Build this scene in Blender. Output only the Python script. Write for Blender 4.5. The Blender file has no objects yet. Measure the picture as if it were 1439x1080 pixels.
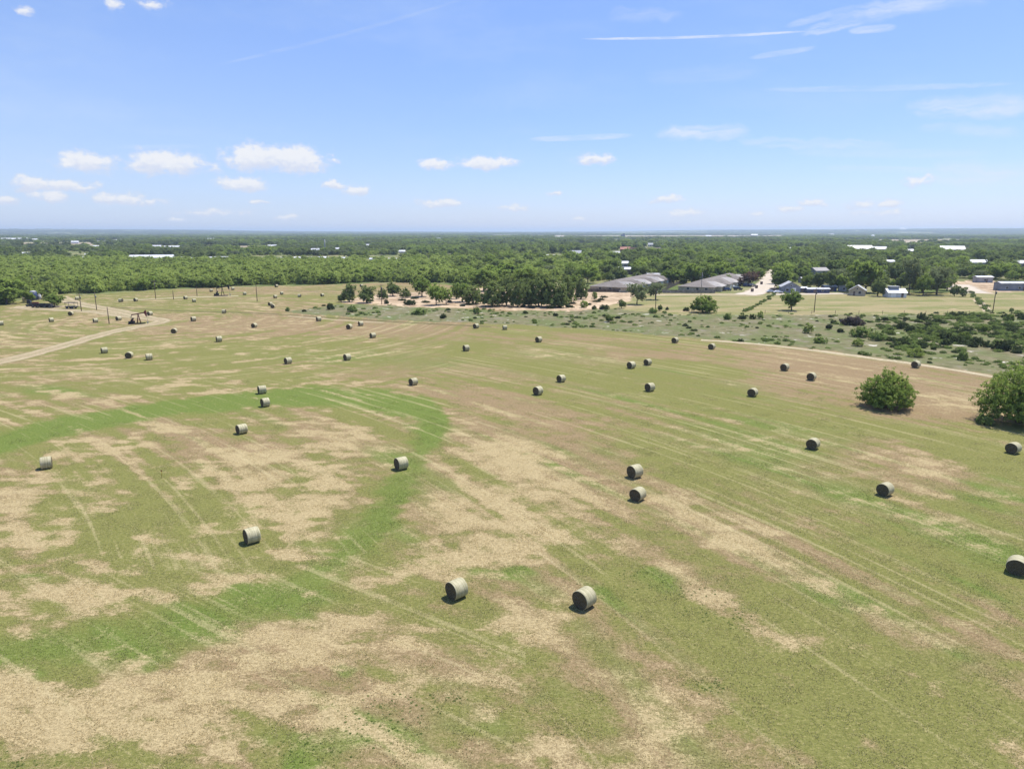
import bpy, bmesh, math, random
import numpy as np
from mathutils import Vector, Matrix, Euler

sc = bpy.context.scene
COL = sc.collection
random.seed(7)
RNG = np.random.default_rng(11)
R = math.radians
pi = math.pi

# ------------------------------------------------------------------ survey of the place
# The photograph was taken from 30 m above a flat hay field. "at" turns a bearing read off
# the photograph (1439 x 1080 grid) into the point of the flat ground it shows.
F = 959.3
PITCH = R(12.6)
EYE = 30.0
SP, CP = math.sin(PITCH), math.cos(PITCH)


def at(px, py, z=0.0):
    x = (px - 719.5) / F
    y = (540 - py) / F
    d = (x, y * SP + CP, y * CP - SP)
    t = (z - EYE) / d[2]
    return Vector((d[0] * t, d[1] * t, z))


def to_px(x, y, z=0.0):
    """ground coordinates (arrays) -> photograph grid"""
    zz = z - EYE
    dep = y * CP - zz * SP
    up = y * SP + zz * CP
    dep = np.where(np.abs(dep) < 1e-3, 1e-3, dep)
    return 719.5 + F * x / dep, 540 - F * up / dep, dep


def metres_per_px(py):
    return float(np.hypot(*at(719.5, py).xy) * CP + EYE * SP) / F


# ------------------------------------------------------------------ numpy value noise
def _hash(ix, iy, s):
    h = (ix.astype(np.int64) * 374761393 + iy.astype(np.int64) * 668265263 + s * 974634777) & 0x7FFFFFFF
    h = ((h ^ (h >> 13)) * 1274126177) & 0x7FFFFFFF
    h = h ^ (h >> 16)
    return (h & 0xFFFF) / 65535.0


def vnoise(x, y, s=0):
    ix, iy = np.floor(x), np.floor(y)
    fx, fy = x - ix, y - iy
    fx = fx * fx * (3 - 2 * fx)
    fy = fy * fy * (3 - 2 * fy)
    a = _hash(ix, iy, s); b = _hash(ix + 1, iy, s)
    c = _hash(ix, iy + 1, s); d = _hash(ix + 1, iy + 1, s)
    return (a * (1 - fx) + b * fx) * (1 - fy) + (c * (1 - fx) + d * fx) * fy


def fbm(x, y, s=0, o=4):
    v = 0; a = .5; t = 0
    for k in range(o):
        v = v + a * vnoise(x * 2 ** k + 17.3 * k, y * 2 ** k - 9.1 * k, s + k)
        t += a; a *= .55
    return v / t


def sstep(a, b, x):
    t = np.clip((x - a) / (b - a), 0, 1)
    return t * t * (3 - 2 * t)


def inpoly(px, py, poly):
    r = np.zeros(np.shape(px), bool)
    n = len(poly)
    for i in range(n):
        x0, y0 = poly[i]; x1, y1 = poly[(i + 1) % n]
        if y0 == y1: continue
        c = ((y0 > py) != (y1 > py)) & (px < (x1 - x0) * (py - y0) / (y1 - y0) + x0)
        r ^= c
    return r


HILL_PX = [-900, 0, 300, 400, 720, 880, 1000, 1439, 2400]
HILL_Z = [62, 62, 58, 34, 14, 26, 58, 82, 80]


def terrain(x, y):
    """flat round the field; low ridges rising more than six kilometres away"""
    x = np.asarray(x, float); y = np.asarray(y, float)
    r = np.hypot(x, y)
    px = 719.5 + F * x / np.maximum(y, 1e-3) / CP
    amp = np.interp(px, HILL_PX, HILL_Z)
    n = fbm(x / 2600, y / 2600, 5, 3) - .5
    z = amp * sstep(7000, 15000, r) * (1 + .35 * n) + 16 * n * sstep(4000, 9000, r)
    return np.where(y > 0, np.maximum(z, 0), 0)


# ------------------------------------------------------------------ materials
class NT:
    def __init__(s, tree):
        s.t = tree; s.n = tree.nodes; s.l = tree.links

    def new(s, typ, **kw):
        n = s.n.new(typ)
        for k, v in kw.items(): setattr(n, k, v)
        return n

    def put(s, sock, v):
        if v is None: return
        if hasattr(v, 'is_output') or isinstance(v, bpy.types.NodeSocket): s.l.new(v, sock)
        else:
            if isinstance(v, (tuple, list)) and sock.type == 'RGBA' and len(v) == 3: v = (*v, 1)
            sock.default_value = v

    def math(s, op, a, b=None, c=None, clamp=False):
        n = s.new('ShaderNodeMath', operation=op, use_clamp=clamp)
        s.put(n.inputs[0], a); s.put(n.inputs[1], b); s.put(n.inputs[2], c)
        return n.outputs[0]

    def add(s, *a):
        o = a[0]
        for b in a[1:]: o = s.math('ADD', o, b)
        return o

    def mul(s, a, b): return s.math('MULTIPLY', a, b)

    def vmath(s, op, a, b=None):
        n = s.new('ShaderNodeVectorMath', operation=op)
        s.put(n.inputs[0], a); s.put(n.inputs[1], b)
        return n.outputs['Value'] if op in ('LENGTH', 'DOT_PRODUCT') else n.outputs[0]

    def step(s, a, b, x):
        n = s.new('ShaderNodeMapRange', interpolation_type='SMOOTHSTEP')
        s.put(n.inputs['Value'], x); s.put(n.inputs['From Min'], a); s.put(n.inputs['From Max'], b)
        return n.outputs[0]

    def remap(s, x, a, b, c, d):
        n = s.new('ShaderNodeMapRange')
        s.put(n.inputs['Value'], x)
        for k, v in zip(('From Min', 'From Max', 'To Min', 'To Max'), (a, b, c, d)): n.inputs[k].default_value = v
        return n.outputs[0]

    def mix(s, f, a, b, mode='MIX'):
        n = s.new('ShaderNodeMix', data_type='RGBA', blend_type=mode)
        s.put(n.inputs[0], f); s.put(n.inputs[6], a); s.put(n.inputs[7], b)
        return n.outputs[2]

    def noise(s, vec, scale, detail=3, rough=.55, dist=0, dim='3D'):
        n = s.new('ShaderNodeTexNoise', noise_dimensions=dim)
        s.put(n.inputs['Vector'], vec); n.inputs['Scale'].default_value = scale
        n.inputs['Detail'].default_value = detail; n.inputs['Roughness'].default_value = rough
        n.inputs['Distortion'].default_value = dist
        return n.outputs[0]

    def mapping(s, vec, rot=(0, 0, 0), scale=(1, 1, 1), loc=(0, 0, 0)):
        n = s.new('ShaderNodeMapping')
        s.put(n.inputs['Vector'], vec)
        n.inputs['Rotation'].default_value = rot; n.inputs['Scale'].default_value = scale
        n.inputs['Location'].default_value = loc
        return n.outputs[0]

    def attr(s, name, typ='GEOMETRY'):
        return s.new('ShaderNodeAttribute', attribute_name=name, attribute_type=typ)

    def sep(s, v):
        n = s.new('ShaderNodeSeparateColor'); s.put(n.inputs[0], v); return n.outputs


def material(name):
    m = bpy.data.materials.new(name)
    m.use_nodes = True
    nt = NT(m.node_tree)
    for n in list(nt.n): nt.n.remove(n)
    out = nt.new('ShaderNodeOutputMaterial')
    return m, nt, out


def simple(name, col, rough=.7, metal=0, var=.18, scale=1.5, col2=None, bump=0, spec=.3, stretch=(1, 1, 1)):
    m, nt, out = material(name)
    tc = nt.new('ShaderNodeTexCoord').outputs['Object']
    v = nt.mapping(tc, scale=stretch)
    n = nt.noise(v, scale, 5)
    rnd = nt.new('ShaderNodeObjectInfo').outputs['Random']
    if col2 is None: col2 = tuple(c * (1 - 2 * var) for c in col)
    c1 = tuple(min(1, c * (1 + var)) for c in col)
    f = nt.math('ADD', nt.step(.3, .7, n), nt.remap(rnd, 0, 1, -.15, .15), clamp=True)
    c = nt.mix(f, col2, c1)
    b = nt.new('ShaderNodeBsdfPrincipled')
    nt.l.new(c, b.inputs['Base Color'])
    b.inputs['Roughness'].default_value = rough; b.inputs['Metallic'].default_value = metal
    b.inputs['Specular IOR Level'].default_value = spec
    if bump:
        bp = nt.new('ShaderNodeBump'); bp.inputs['Strength'].default_value = bump; bp.inputs['Distance'].default_value = .05
        nt.l.new(nt.noise(v, scale * 6, 3), bp.inputs['Height']); nt.l.new(bp.outputs[0], b.inputs['Normal'])
    nt.l.new(b.outputs[0], out.inputs[0])
    return m


def leaf_material(name, dark, light, warm, through=.44):
    m, nt, out = material(name)
    tone = nt.attr('tone', 'INSTANCER').outputs['Fac']
    lv = nt.attr('lv').outputs['Fac']
    c = nt.mix(tone, dark, light)
    c = nt.mix(nt.mul(nt.step(.45, 1, lv), .55), c, warm)
    hs = nt.new('ShaderNodeHueSaturation')
    nt.put(hs.inputs['Value'], nt.remap(lv, 0, 1, .72, 1.28)); nt.l.new(c, hs.inputs['Color'])
    d = nt.new('ShaderNodeBsdfDiffuse'); nt.l.new(hs.outputs[0], d.inputs[0])
    t = nt.new('ShaderNodeBsdfTranslucent')
    nt.l.new(nt.mix(.5 if through < .5 else 0, hs.outputs[0], warm), t.inputs[0])
    ms = nt.new('ShaderNodeMixShader'); ms.inputs[0].default_value = through
    nt.l.new(d.outputs[0], ms.inputs[1]); nt.l.new(t.outputs[0], ms.inputs[2])
    nt.l.new(ms.outputs[0], out.inputs[0])
    return m


M = {}
M['mesquite'] = leaf_material('mesquite_leaf', (.165, .225, .055), (.270, .355, .085), (.32, .35, .11), .48)
M['oak'] = leaf_material('oak_leaf', (.088, .124, .044), (.170, .225, .068), (.21, .24, .085))
M['grove'] = leaf_material('grove_leaf', (.098, .148, .038), (.215, .300, .062), (.27, .32, .085))
M['sage'] = leaf_material('sage_leaf', (.110, .140, .070), (.17, .21, .095), (.21, .23, .11))
M['rust'] = leaf_material('rusty_leaf', (.090, .060, .050), (.13, .085, .070), (.15, .11, .07))
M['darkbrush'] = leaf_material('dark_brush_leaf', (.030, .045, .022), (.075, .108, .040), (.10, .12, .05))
M['dry'] = leaf_material('dry_twig', (.060, .050, .048), (.10, .088, .08), (.12, .10, .08))
M['weed'] = leaf_material('weed_leaf', (.095, .150, .042), (.19, .265, .070), (.25, .28, .10))
M['stubble'] = leaf_material('stubble_blade', (.190, .235, .065), (.56, .455, .25), (.50, .42, .23), .5)
M['bark'] = simple('bark', (.12, .09, .065), .9, bump=.5, scale=4)
M['pole'] = simple('weathered_pole', (.105, .075, .055), .9, scale=2, stretch=(4, 4, .5))
M['darksteel'] = simple('dark_steel', (.030, .027, .027), .6, .2)
M['rustred'] = simple('rusty_red_paint', (.16, .045, .035), .7, 0, .3, 2)
M['greysteel'] = simple('grey_steel', (.22, .22, .22), .5, .4)
M['white'] = simple('white_sheet_metal', (.62, .62, .62), .45, 0, .08, .4, stretch=(1, 1, .3))
M['palegrey'] = simple('pale_grey_roof', (.46, .46, .455), .5, 0, .12, .5)
M['bluegrey'] = simple('blue_grey_siding', (.215, .235, .275), .6, 0, .12, .5)
M['navy'] = simple('dark_blue_cladding', (.035, .055, .13), .5, 0, .12, .6)
M['greyhouse'] = simple('grey_siding', (.36, .36, .37), .7, 0, .12, .6)
M['brick'] = simple('dark_red_brick', (.14, .065, .055), .85, 0, .2, 1.2)
M['orange'] = simple('orange_tile', (.55, .26, .18), .8, 0, .15, .8)
M['tanwall'] = simple('tan_wall', (.48, .41, .30), .8, 0, .1, .8)
M['redtrim'] = simple('brown_wall', (.16, .12, .10), .8)
M['glass'] = simple('window_glass', (.03, .035, .045), .08, 0, .1, spec=.6)
M['tyre'] = simple('tyre_rubber', (.018, .018, .018), .85)
M['carblue'] = simple('dark_blue_paint', (.025, .045, .13), .25, 0, .05, spec=.6)
M['carblack'] = simple('black_paint', (.018, .019, .022), .25, 0, .05, spec=.6)
M['carsilver'] = simple('silver_paint', (.42, .44, .47), .3, .3, .05, spec=.6)
M['carwhite'] = simple('white_paint', (.78, .78, .78), .3, 0, .03, spec=.6)
M['fence'] = simple('fence_wood', (.105, .085, .07), .9, 0, .25, .8, stretch=(1, 1, .2))
M['fencepale'] = simple('grey_fence_wood', (.24, .22, .19), .9, 0, .2, .8)
M['cattle'] = simple('black_hide', (.02, .017, .015), .8, 0, .2)
M['stake'] = simple('yellow_stake', (.42, .30, .05), .7)


def shingle(name, c1, c2):
    m, nt, out = material(name)
    tc = nt.new('ShaderNodeTexCoord').outputs['Object']
    n1 = nt.noise(tc, .35, 4); n2 = nt.noise(nt.mapping(tc, scale=(1, 1, 6)), 1.6, 3)
    c = nt.mix(nt.step(.3, .7, nt.add(nt.mul(n1, .5), nt.mul(n2, .5))), c1, c2)
    b = nt.new('ShaderNodeBsdfPrincipled'); b.inputs['Roughness'].default_value = .9
    b.inputs['Specular IOR Level'].default_value = .15
    nt.l.new(c, b.inputs['Base Color']); nt.l.new(b.outputs[0], out.inputs[0])
    return m


M['shingle'] = shingle('grey_shingle', (.155, .135, .118), (.235, .207, .183))
M['shinglepalesunlit'] = shingle('pale_and_sunlit_shingle', (.31, .285, .26), (.42, .39, .36))  # pale roof tone; on the apartment wings it paints in sunlit slopes


def wrap_material():
    m, nt, out = material('net_wrapped_hay')
    tc = nt.new('ShaderNodeTexCoord').outputs['Object']
    x, y, z = nt.new('ShaderNodeSeparateXYZ').outputs if False else (None, None, None)
    sp = nt.new('ShaderNodeSeparateXYZ'); nt.l.new(tc, sp.inputs[0])
    rnd = nt.new('ShaderNodeObjectInfo').outputs['Random']
    off = nt.vmath('ADD', tc, nt.mul(rnd, 50))
    bands = nt.noise(nt.mapping(off, scale=(9, .5, .5)), 1.0, 3)
    spots = nt.noise(off, 7, 4)
    c = nt.mix(nt.step(.35, .65, bands), (.32, .295, .165), (.52, .475, .305))
    c = nt.mix(nt.mul(nt.step(.5, .75, spots), .45), c, (.18, .165, .09))
    c = nt.mix(nt.remap(rnd, 0, 1, 0, .35), c, (.28, .25, .15))
    b = nt.new('ShaderNodeBsdfPrincipled'); b.inputs['Roughness'].default_value = .6
    b.inputs['Specular IOR Level'].default_value = .25
    bp = nt.new('ShaderNodeBump'); bp.inputs['Strength'].default_value = .5; bp.inputs['Distance'].default_value = .03
    nt.l.new(nt.add(bands, spots), bp.inputs['Height']); nt.l.new(bp.outputs[0], b.inputs['Normal'])
    nt.l.new(c, b.inputs['Base Color']); nt.l.new(b.outputs[0], out.inputs[0])
    return m


def baleend_material():
    m, nt, out = material('bale_end_hay')
    tc = nt.new('ShaderNodeTexCoord').outputs['Object']
    rad = nt.vmath('LENGTH', nt.vmath('MULTIPLY', tc, (0, 1, 1)))
    n = nt.noise(tc, 6, 4)
    ring = nt.math('SINE', nt.add(nt.mul(rad, 55), nt.mul(n, 7)))
    st = nt.noise(tc, 22, 4, .7)
    f = nt.add(nt.mul(ring, .12), nt.mul(st, .9))
    c = nt.mix(nt.step(.25, .8, f), (.055, .046, .028), (.20, .165, .105))  # hay tones darkened, the shade of the end face painted in
    b = nt.new('ShaderNodeBsdfPrincipled'); b.inputs['Roughness'].default_value = .95
    b.inputs['Specular IOR Level'].default_value = .1
    bp = nt.new('ShaderNodeBump'); bp.inputs['Strength'].default_value = .8; bp.inputs['Distance'].default_value = .04
    nt.l.new(f, bp.inputs['Height']); nt.l.new(bp.outputs[0], b.inputs['Normal'])
    nt.l.new(c, b.inputs['Base Color']); nt.l.new(b.outputs[0], out.inputs[0])
    return m


M['wrap'] = wrap_material()
M['baleend'] = baleend_material()

# ------------------------------------------------------------------ object helpers


def tag(o, label=None, cat=None, group=None, kind=None):
    if label: o['label'] = label
    if cat: o['category'] = cat
    if group: o['group'] = group
    if kind: o['kind'] = kind
    return o


def empty(name, loc, rz=0, label=None, cat=None, group=None):
    o = bpy.data.objects.new(name, None)
    o.empty_display_size = .3
    COL.objects.link(o)
    o.location = loc; o.rotation_euler = (0, 0, rz)
    return tag(o, label, cat, group)


class MB:
    def __init__(s): s.v = []; s.f = []; s.fm = []; s.sm = []

    def mesh_add(s, vs, fs, mi=0, smooth=False):
        b = len(s.v)
        s.v.extend([tuple(v) for v in vs])
        for f in fs:
            s.f.append(tuple(i + b for i in f)); s.fm.append(mi); s.sm.append(smooth)
        return s

    def box(s, c, d, rz=0, mi=0, top=1.0, ry=0):
        """box at centre c of size d; top scales the upper face"""
        hx, hy, hz = d[0] / 2, d[1] / 2, d[2] / 2
        vs = []
        m = Matrix.Rotation(rz, 3, 'Z') @ Matrix.Rotation(ry, 3, 'Y')
        for z, k in ((-hz, 1), (hz, top)):
            for x, y in ((-hx * k, -hy * k), (hx * k, -hy * k), (hx * k, hy * k), (-hx * k, hy * k)):
                vs.append(m @ Vector((x, y, z)) + Vector(c))
        return s.mesh_add(vs, [(3, 2, 1, 0), (4, 5, 6, 7), (0, 1, 5, 4), (1, 2, 6, 5), (2, 3, 7, 6), (3, 0, 4, 7)], mi)

    def tube(s, pts, rad, n=6, mi=0, cap=True):
        pts = [Vector(p) for p in pts]
        if not isinstance(rad, (list, tuple)): rad = [rad] * len(pts)
        vs = []
        for i, p in enumerate(pts):
            d = (pts[min(i + 1, len(pts) - 1)] - pts[max(i - 1, 0)]).normalized()
            a = Vector((0, 0, 1)) if abs(d.z) < .9 else Vector((1, 0, 0))
            u = d.cross(a).normalized(); w = d.cross(u)
            for k in range(n):
                t = 2 * pi * k / n
                vs.append(p + (u * math.cos(t) + w * math.sin(t)) * rad[i])
        fs = []
        for i in range(len(pts) - 1):
            for k in range(n):
                fs.append((i * n + k, (i + 1) * n + k, (i + 1) * n + (k + 1) % n, i * n + (k + 1) % n))
        if cap:
            fs.append(tuple(range(n))); fs.append(tuple(len(vs) - 1 - k for k in range(n)))
        return s.mesh_add(vs, fs, mi, True)

    def lathe(s, prof, n=24, c=(0, 0, 0), mi=0):
        vs = [(c[0] + r * math.cos(2 * pi * k / n), c[1] + r * math.sin(2 * pi * k / n), c[2] + z) for r, z in prof for k in range(n)]
        fs = [(i * n + k, i * n + (k + 1) % n, (i + 1) * n + (k + 1) % n, (i + 1) * n + k) for i in range(len(prof) - 1) for k in range(n)]
        fs.append(tuple(range(n - 1, -1, -1))); fs.append(tuple((len(prof) - 1) * n + k for k in range(n)))
        return s.mesh_add(vs, fs, mi, True)

    def build(s, name, mat, parent=None, loc=None):
        me = bpy.data.meshes.new(name)
        me.from_pydata(s.v, [], s.f)
        mats = mat if isinstance(mat, (list, tuple)) else [mat]
        for m in mats: me.materials.append(m)
        me.polygons.foreach_set('material_index', s.fm)
        me.polygons.foreach_set('use_smooth', s.sm)
        me.update()
        o = bpy.data.objects.new(name, me)
        COL.objects.link(o)
        if parent: o.parent = parent
        if loc is not None: o.location = loc
        return o


def children_of(o, pool): return [c for c in pool if c.parent == o]


def copy_tree(root, parts, loc, rz, scale=1.0, label=None, group=None, tone=None):
    """copy a thing (an Empty) with its parts; parts = [(child, [grandchildren])]"""
    r = root.copy(); COL.objects.link(r)
    r.location = loc; r.rotation_euler = (0, 0, rz)
    r.scale = (scale,) * 3 if not isinstance(scale, (tuple, list)) else scale
    if label: r['label'] = label
    if group: r['group'] = group
    for ch, gs in parts:
        c = ch.copy(); COL.objects.link(c); c.parent = r
        if tone is not None: c['tone'] = tone
        for g in gs:
            d = g.copy(); COL.objects.link(d); d.parent = c
    return r


# ------------------------------------------------------------------ ground
BAND_GREEN = [(-150, 655), (-60, 640), (0, 625), (60, 604), (150, 588), (260, 571), (360, 560), (450, 556), (540, 563), (595, 575), (612, 592), (604, 612)]
LOW_GREEN = [(604, 606), (592, 640), (562, 685), (528, 742), (472, 792), (405, 832), (325, 862), (225, 890), (110, 908), (0, 915), (-160, 925)]
# patches of dry straw and of fresh green in the cut field: x, y, half width, half height, weight
STRAW = [
    (100, 623, 43, 10, .7), (180, 627, 30, 8, .8), (27, 677, 38, 12, .8), (110, 673, 42, 14, .8), (33, 707, 45, 14, .9), (110, 717, 36, 18, .9),
    (20, 743, 30, 14, 1), (77, 757, 36, 11, .9), (83, 782, 40, 11, .9), (240, 717, 30, 11, .9), (213, 773, 52, 14, .9), (300, 743, 42, 14, 1),
    (367, 717, 55, 18, 1), (317, 647, 35, 11, .8), (367, 643, 38, 11, .8), (450, 633, 50, 11, .9), (450, 690, 36, 13, 1), (440, 667, 34, 9, 1),
    (417, 760, 44, 14, .9), (283, 670, 30, 8, .9), (167, 793, 45, 11, .9), (400, 612, 40, 7, .5), (505, 605, 38, 7, .7), (360, 690, 40, 12, .8), (405, 730, 42, 14, .9), (335, 790, 60, 16, .8), (255, 690, 30, 9, .8),
    (690, 628, 60, 14, .9), (705, 655, 75, 18, 1), (735, 688, 78, 18, 1), (680, 715, 85, 22, 1), (685, 752, 95, 24, 1), (610, 788, 75, 18, .9), (770, 740, 65, 22, .9), (650, 690, 40, 14, .8), (730, 775, 60, 16, .8), (640, 600, 30, 9, .6), (800, 700, 40, 14, .6),
    (47, 843, 46, 20, 1), (143, 848, 48, 16, 1), (200, 837, 44, 13, .9), (83, 810, 40, 13, .9), (120, 825, 50, 15, .9), (260, 828, 40, 10, .8),
    (100, 985, 120, 50, .95), (230, 1000, 130, 50, .9), (330, 965, 80, 36, .8), (400, 915, 90, 26, .9), (300, 1050, 100, 30, .7), (150, 1062, 150, 30, .85),
    (50, 945, 70, 26, .9), (450, 890, 105, 30, 1), (500, 862, 60, 18, .8), (170, 950, 80, 22, .8), (380, 1010, 60, 30, .6),
    (513, 830, 38, 13, .8), (587, 803, 62, 13, .9), (590, 893, 38, 16, .9), (680, 937, 38, 17, .8), (730, 880, 66, 20, .9), (780, 847, 36, 10, .7),
    (513, 915, 36, 20, .8), (563, 957, 44, 22, .9), (687, 997, 36, 16, .7), (880, 1047, 55, 22, .8), (930, 973, 32, 20, .7), (780, 1030, 42, 13, .6),
    (640, 870, 40, 12, .7), (700, 905, 45, 14, .8),
    (1069, 760, 50, 16, .8), (1009, 777, 54, 18, .8), (1010, 850, 60, 16, .7), (1092, 907, 44, 11, .6), (1026, 930, 48, 13, .6), (1176, 940, 52, 12, .6),
    (1009, 1000, 50, 18, .6), (1099, 1013, 32, 15, .6), (1376, 850, 42, 16, .8), (1326, 948, 13, 4, 1.2), (1389, 1017, 13, 6, 1), (1426, 1043, 30, 10, .7), (1330, 985, 8, 3, .8),
    (1292, 653, 42, 15, .9), (1309, 707, 36, 10, .9), (1002, 722, 80, 22, .7), (1092, 740, 50, 12, .6), (1250, 640, 60, 10, .5), (960, 700, 40, 10, .5),
    (1110, 500, 62, 12, .9), (1180, 519, 62, 11, .8), (1330, 558, 50, 16, .8), (1300, 575, 60, 10, .6), (1160, 540, 60, 10, .7), (1090, 525, 40, 10, .6), (1210, 553, 50, 10, .6), (1040, 497, 30, 6, .5), (940, 505, 60, 6, .4),
    (880, 760, 50, 16, .5), (940, 810, 60, 16, .4), (120, 560, 120, 8, .4), (60, 580, 60, 8, .5), (500, 540, 110, 6, .45), (600, 565, 60, 8, .5), (665, 580, 60, 10, .5), (250, 545, 110, 7, .45),
    (210, 490, 90, 3, .4), (60, 530, 60, 7, .5), (150, 520, 70, 4, .4)]
GREEN = [
    (600, 603, 28, 14, .9), (340, 850, 105, 34, 1), (430, 830, 60, 24, 1), (250, 885, 100, 26, .85), (110, 905, 110, 32, .8), (480, 775, 56, 24, .7), (530, 742, 58, 22, .7),
    (600, 680, 42, 24, .5), (560, 640, 46, 16, .5), (230, 733, 52, 17, .7), (150, 763, 60, 14, .5), (690, 803, 42, 9, .9), (890, 815, 60, 11, .9), (930, 832, 60, 11, .8), (625, 751, 12, 4, .8),
    (497, 940, 24, 10, .8), (647, 1013, 80, 22, .6), (513, 1040, 50, 25, .7), (430, 1055, 62, 26, .9), (1385, 800, 80, 48, .95), (1280, 760, 90, 34, .6), (1180, 700, 130, 30, .6),
    (1060, 640, 120, 24, .55), (1240, 610, 120, 18, .6), (1400, 700, 60, 40, .6), (920, 525, 140, 18, .55), (1050, 565, 110, 22, .6), (1150, 590, 120, 14, .6), (420, 498, 150, 12, .8), (560, 508, 120, 9, .5), (180, 520, 90, 8, .55), (800, 500, 120, 10, .4),
    (650, 945, 50, 14, .4), (750, 960, 30, 12, .7), (1106, 922, 16, 8, .8), (1200, 850, 80, 24, .45), (1350, 930, 70, 26, .35), (1160, 1000, 60, 16, .45),
    (20, 825, 26, 9, .9), (50, 550, 60, 10, .7), (80, 545, 90, 10, .5), (20, 640, 40, 12, .7), (10, 610, 30, 12, .9), (150, 545, 60, 8, .5), (350, 590, 60, 14, .5), (250, 655, 60, 14, .4), (860, 560, 110, 14, .35), (1000, 600, 110, 18, .4),
    (700, 480, 130, 7, .4), (130, 480, 60, 5, .4), (30, 460, 50, 14, .4), (880, 620, 70, 18, .4), (1240, 558, 40, 4, .4), (1060, 530, 30, 14, .5), (150, 427, 60, 5, .6), (330, 430, 80, 7, .3)]
BROWN = [
    (100, 570, 140, 18, .6), (620, 560, 110, 22, .6), (760, 590, 140, 30, .5), (1180, 520, 130, 26, .9), (1320, 565, 90, 26, .9), (350, 620, 150, 30, .6), (650, 440, 260, 14, .6),
    (430, 460, 220, 10, .7), (60, 750, 120, 70, .4), (200, 970, 240, 60, .5), (380, 925, 60, 30, .7), (740, 700, 140, 70, .5), (1040, 780, 130, 60, .5), (1390, 860, 60, 50, .6),
    (330, 408, 160, 8, .9), (560, 400, 80, 8, .7), (300, 448, 120, 9, .5), (820, 475, 140, 8, .6), (940, 500, 100, 10, .6), (1290, 660, 60, 40, .6), (480, 910, 120, 40, .5), (30, 660, 90, 40, .4), (1220, 640, 80, 26, .4), (60, 540, 90, 14, .4)]
PASTURE = [(400, 438), (455, 430), (480, 427), (560, 429), (700, 437), (800, 436), (850, 431), (905, 437), (960, 440), (1075, 440), (1240, 441), (1439, 441), (1900, 441), (1900, 640), (1395, 526), (1240, 503), (1090, 484), (1000, 476), (960, 474), (820, 461), (700, 456), (520, 447), (440, 443)]
PADDOCK = [(835, 412), (925, 412), (1080, 412), (1100, 411), (1180, 412), (1240, 415), (1320, 417), (1370, 407), (1439, 407), (1900, 407), (1900, 442), (960, 442), (905, 438), (850, 433), (872, 425)]
CLEARING = [(476, 425), (520, 414), (600, 409), (700, 404), (790, 402), (830, 406), (895, 412), (880, 424), (846, 432), (800, 437), (720, 436), (600, 431)]
THICKET = [(-200, 368), (-200, 432), (0, 428), (28, 421), (60, 413), (85, 412.5), (130, 412), (180, 408.5), (260, 404.5), (330, 402), (420, 400), (520, 397), (600, 395.5), (650, 398), (700, 396), (760, 398), (800, 392), (835, 389), (845, 380), (800, 368), (740, 366), (600, 368), (420, 371), (300, 370), (100, 368)]
FARFIELD = [[(640, 331.3), (720, 330.2), (800, 331), (905, 331), (1000, 330.6), (1100, 331), (1100, 334), (1000, 335), (880, 335.2), (760, 332.6)],
            [(1105, 337.2), (1250, 336.5), (1439, 336.2), (1800, 336), (1800, 340), (1420, 340.6), (1240, 342), (1120, 339)],
            [(25, 341), (130, 340.6), (130, 345.5), (30, 345)], [(170, 341), (230, 341), (220, 343), (170, 343)],
            [(315, 346), (380, 345), (382, 351.5), (325, 352)], [(720, 361), (766, 359), (766, 365), (722, 365.5)], [(810, 361), (850, 360), (850, 362), (812, 363)],
            [(1080, 330.4), (1130, 330.4), (1130, 332.4), (1080, 332.4)]]
TOWNLOT = [(1330, 396), (1395, 394), (1439, 400), (1439, 410), (1365, 412)]


def seg_dist(px, py, poly, ys=1.0):
    d = np.full(np.shape(px), 1e9)
    for (x0, y0), (x1, y1) in zip(poly[:-1], poly[1:]):
        vx, vy = x1 - x0, (y1 - y0) * ys
        t = np.clip(((px - x0) * vx + (py - y0) * ys * vy) / (vx * vx + vy * vy), 0, 1)
        d = np.minimum(d, np.hypot(px - x0 - t * vx, (py - y0) * ys - t * vy))
    return d


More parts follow.
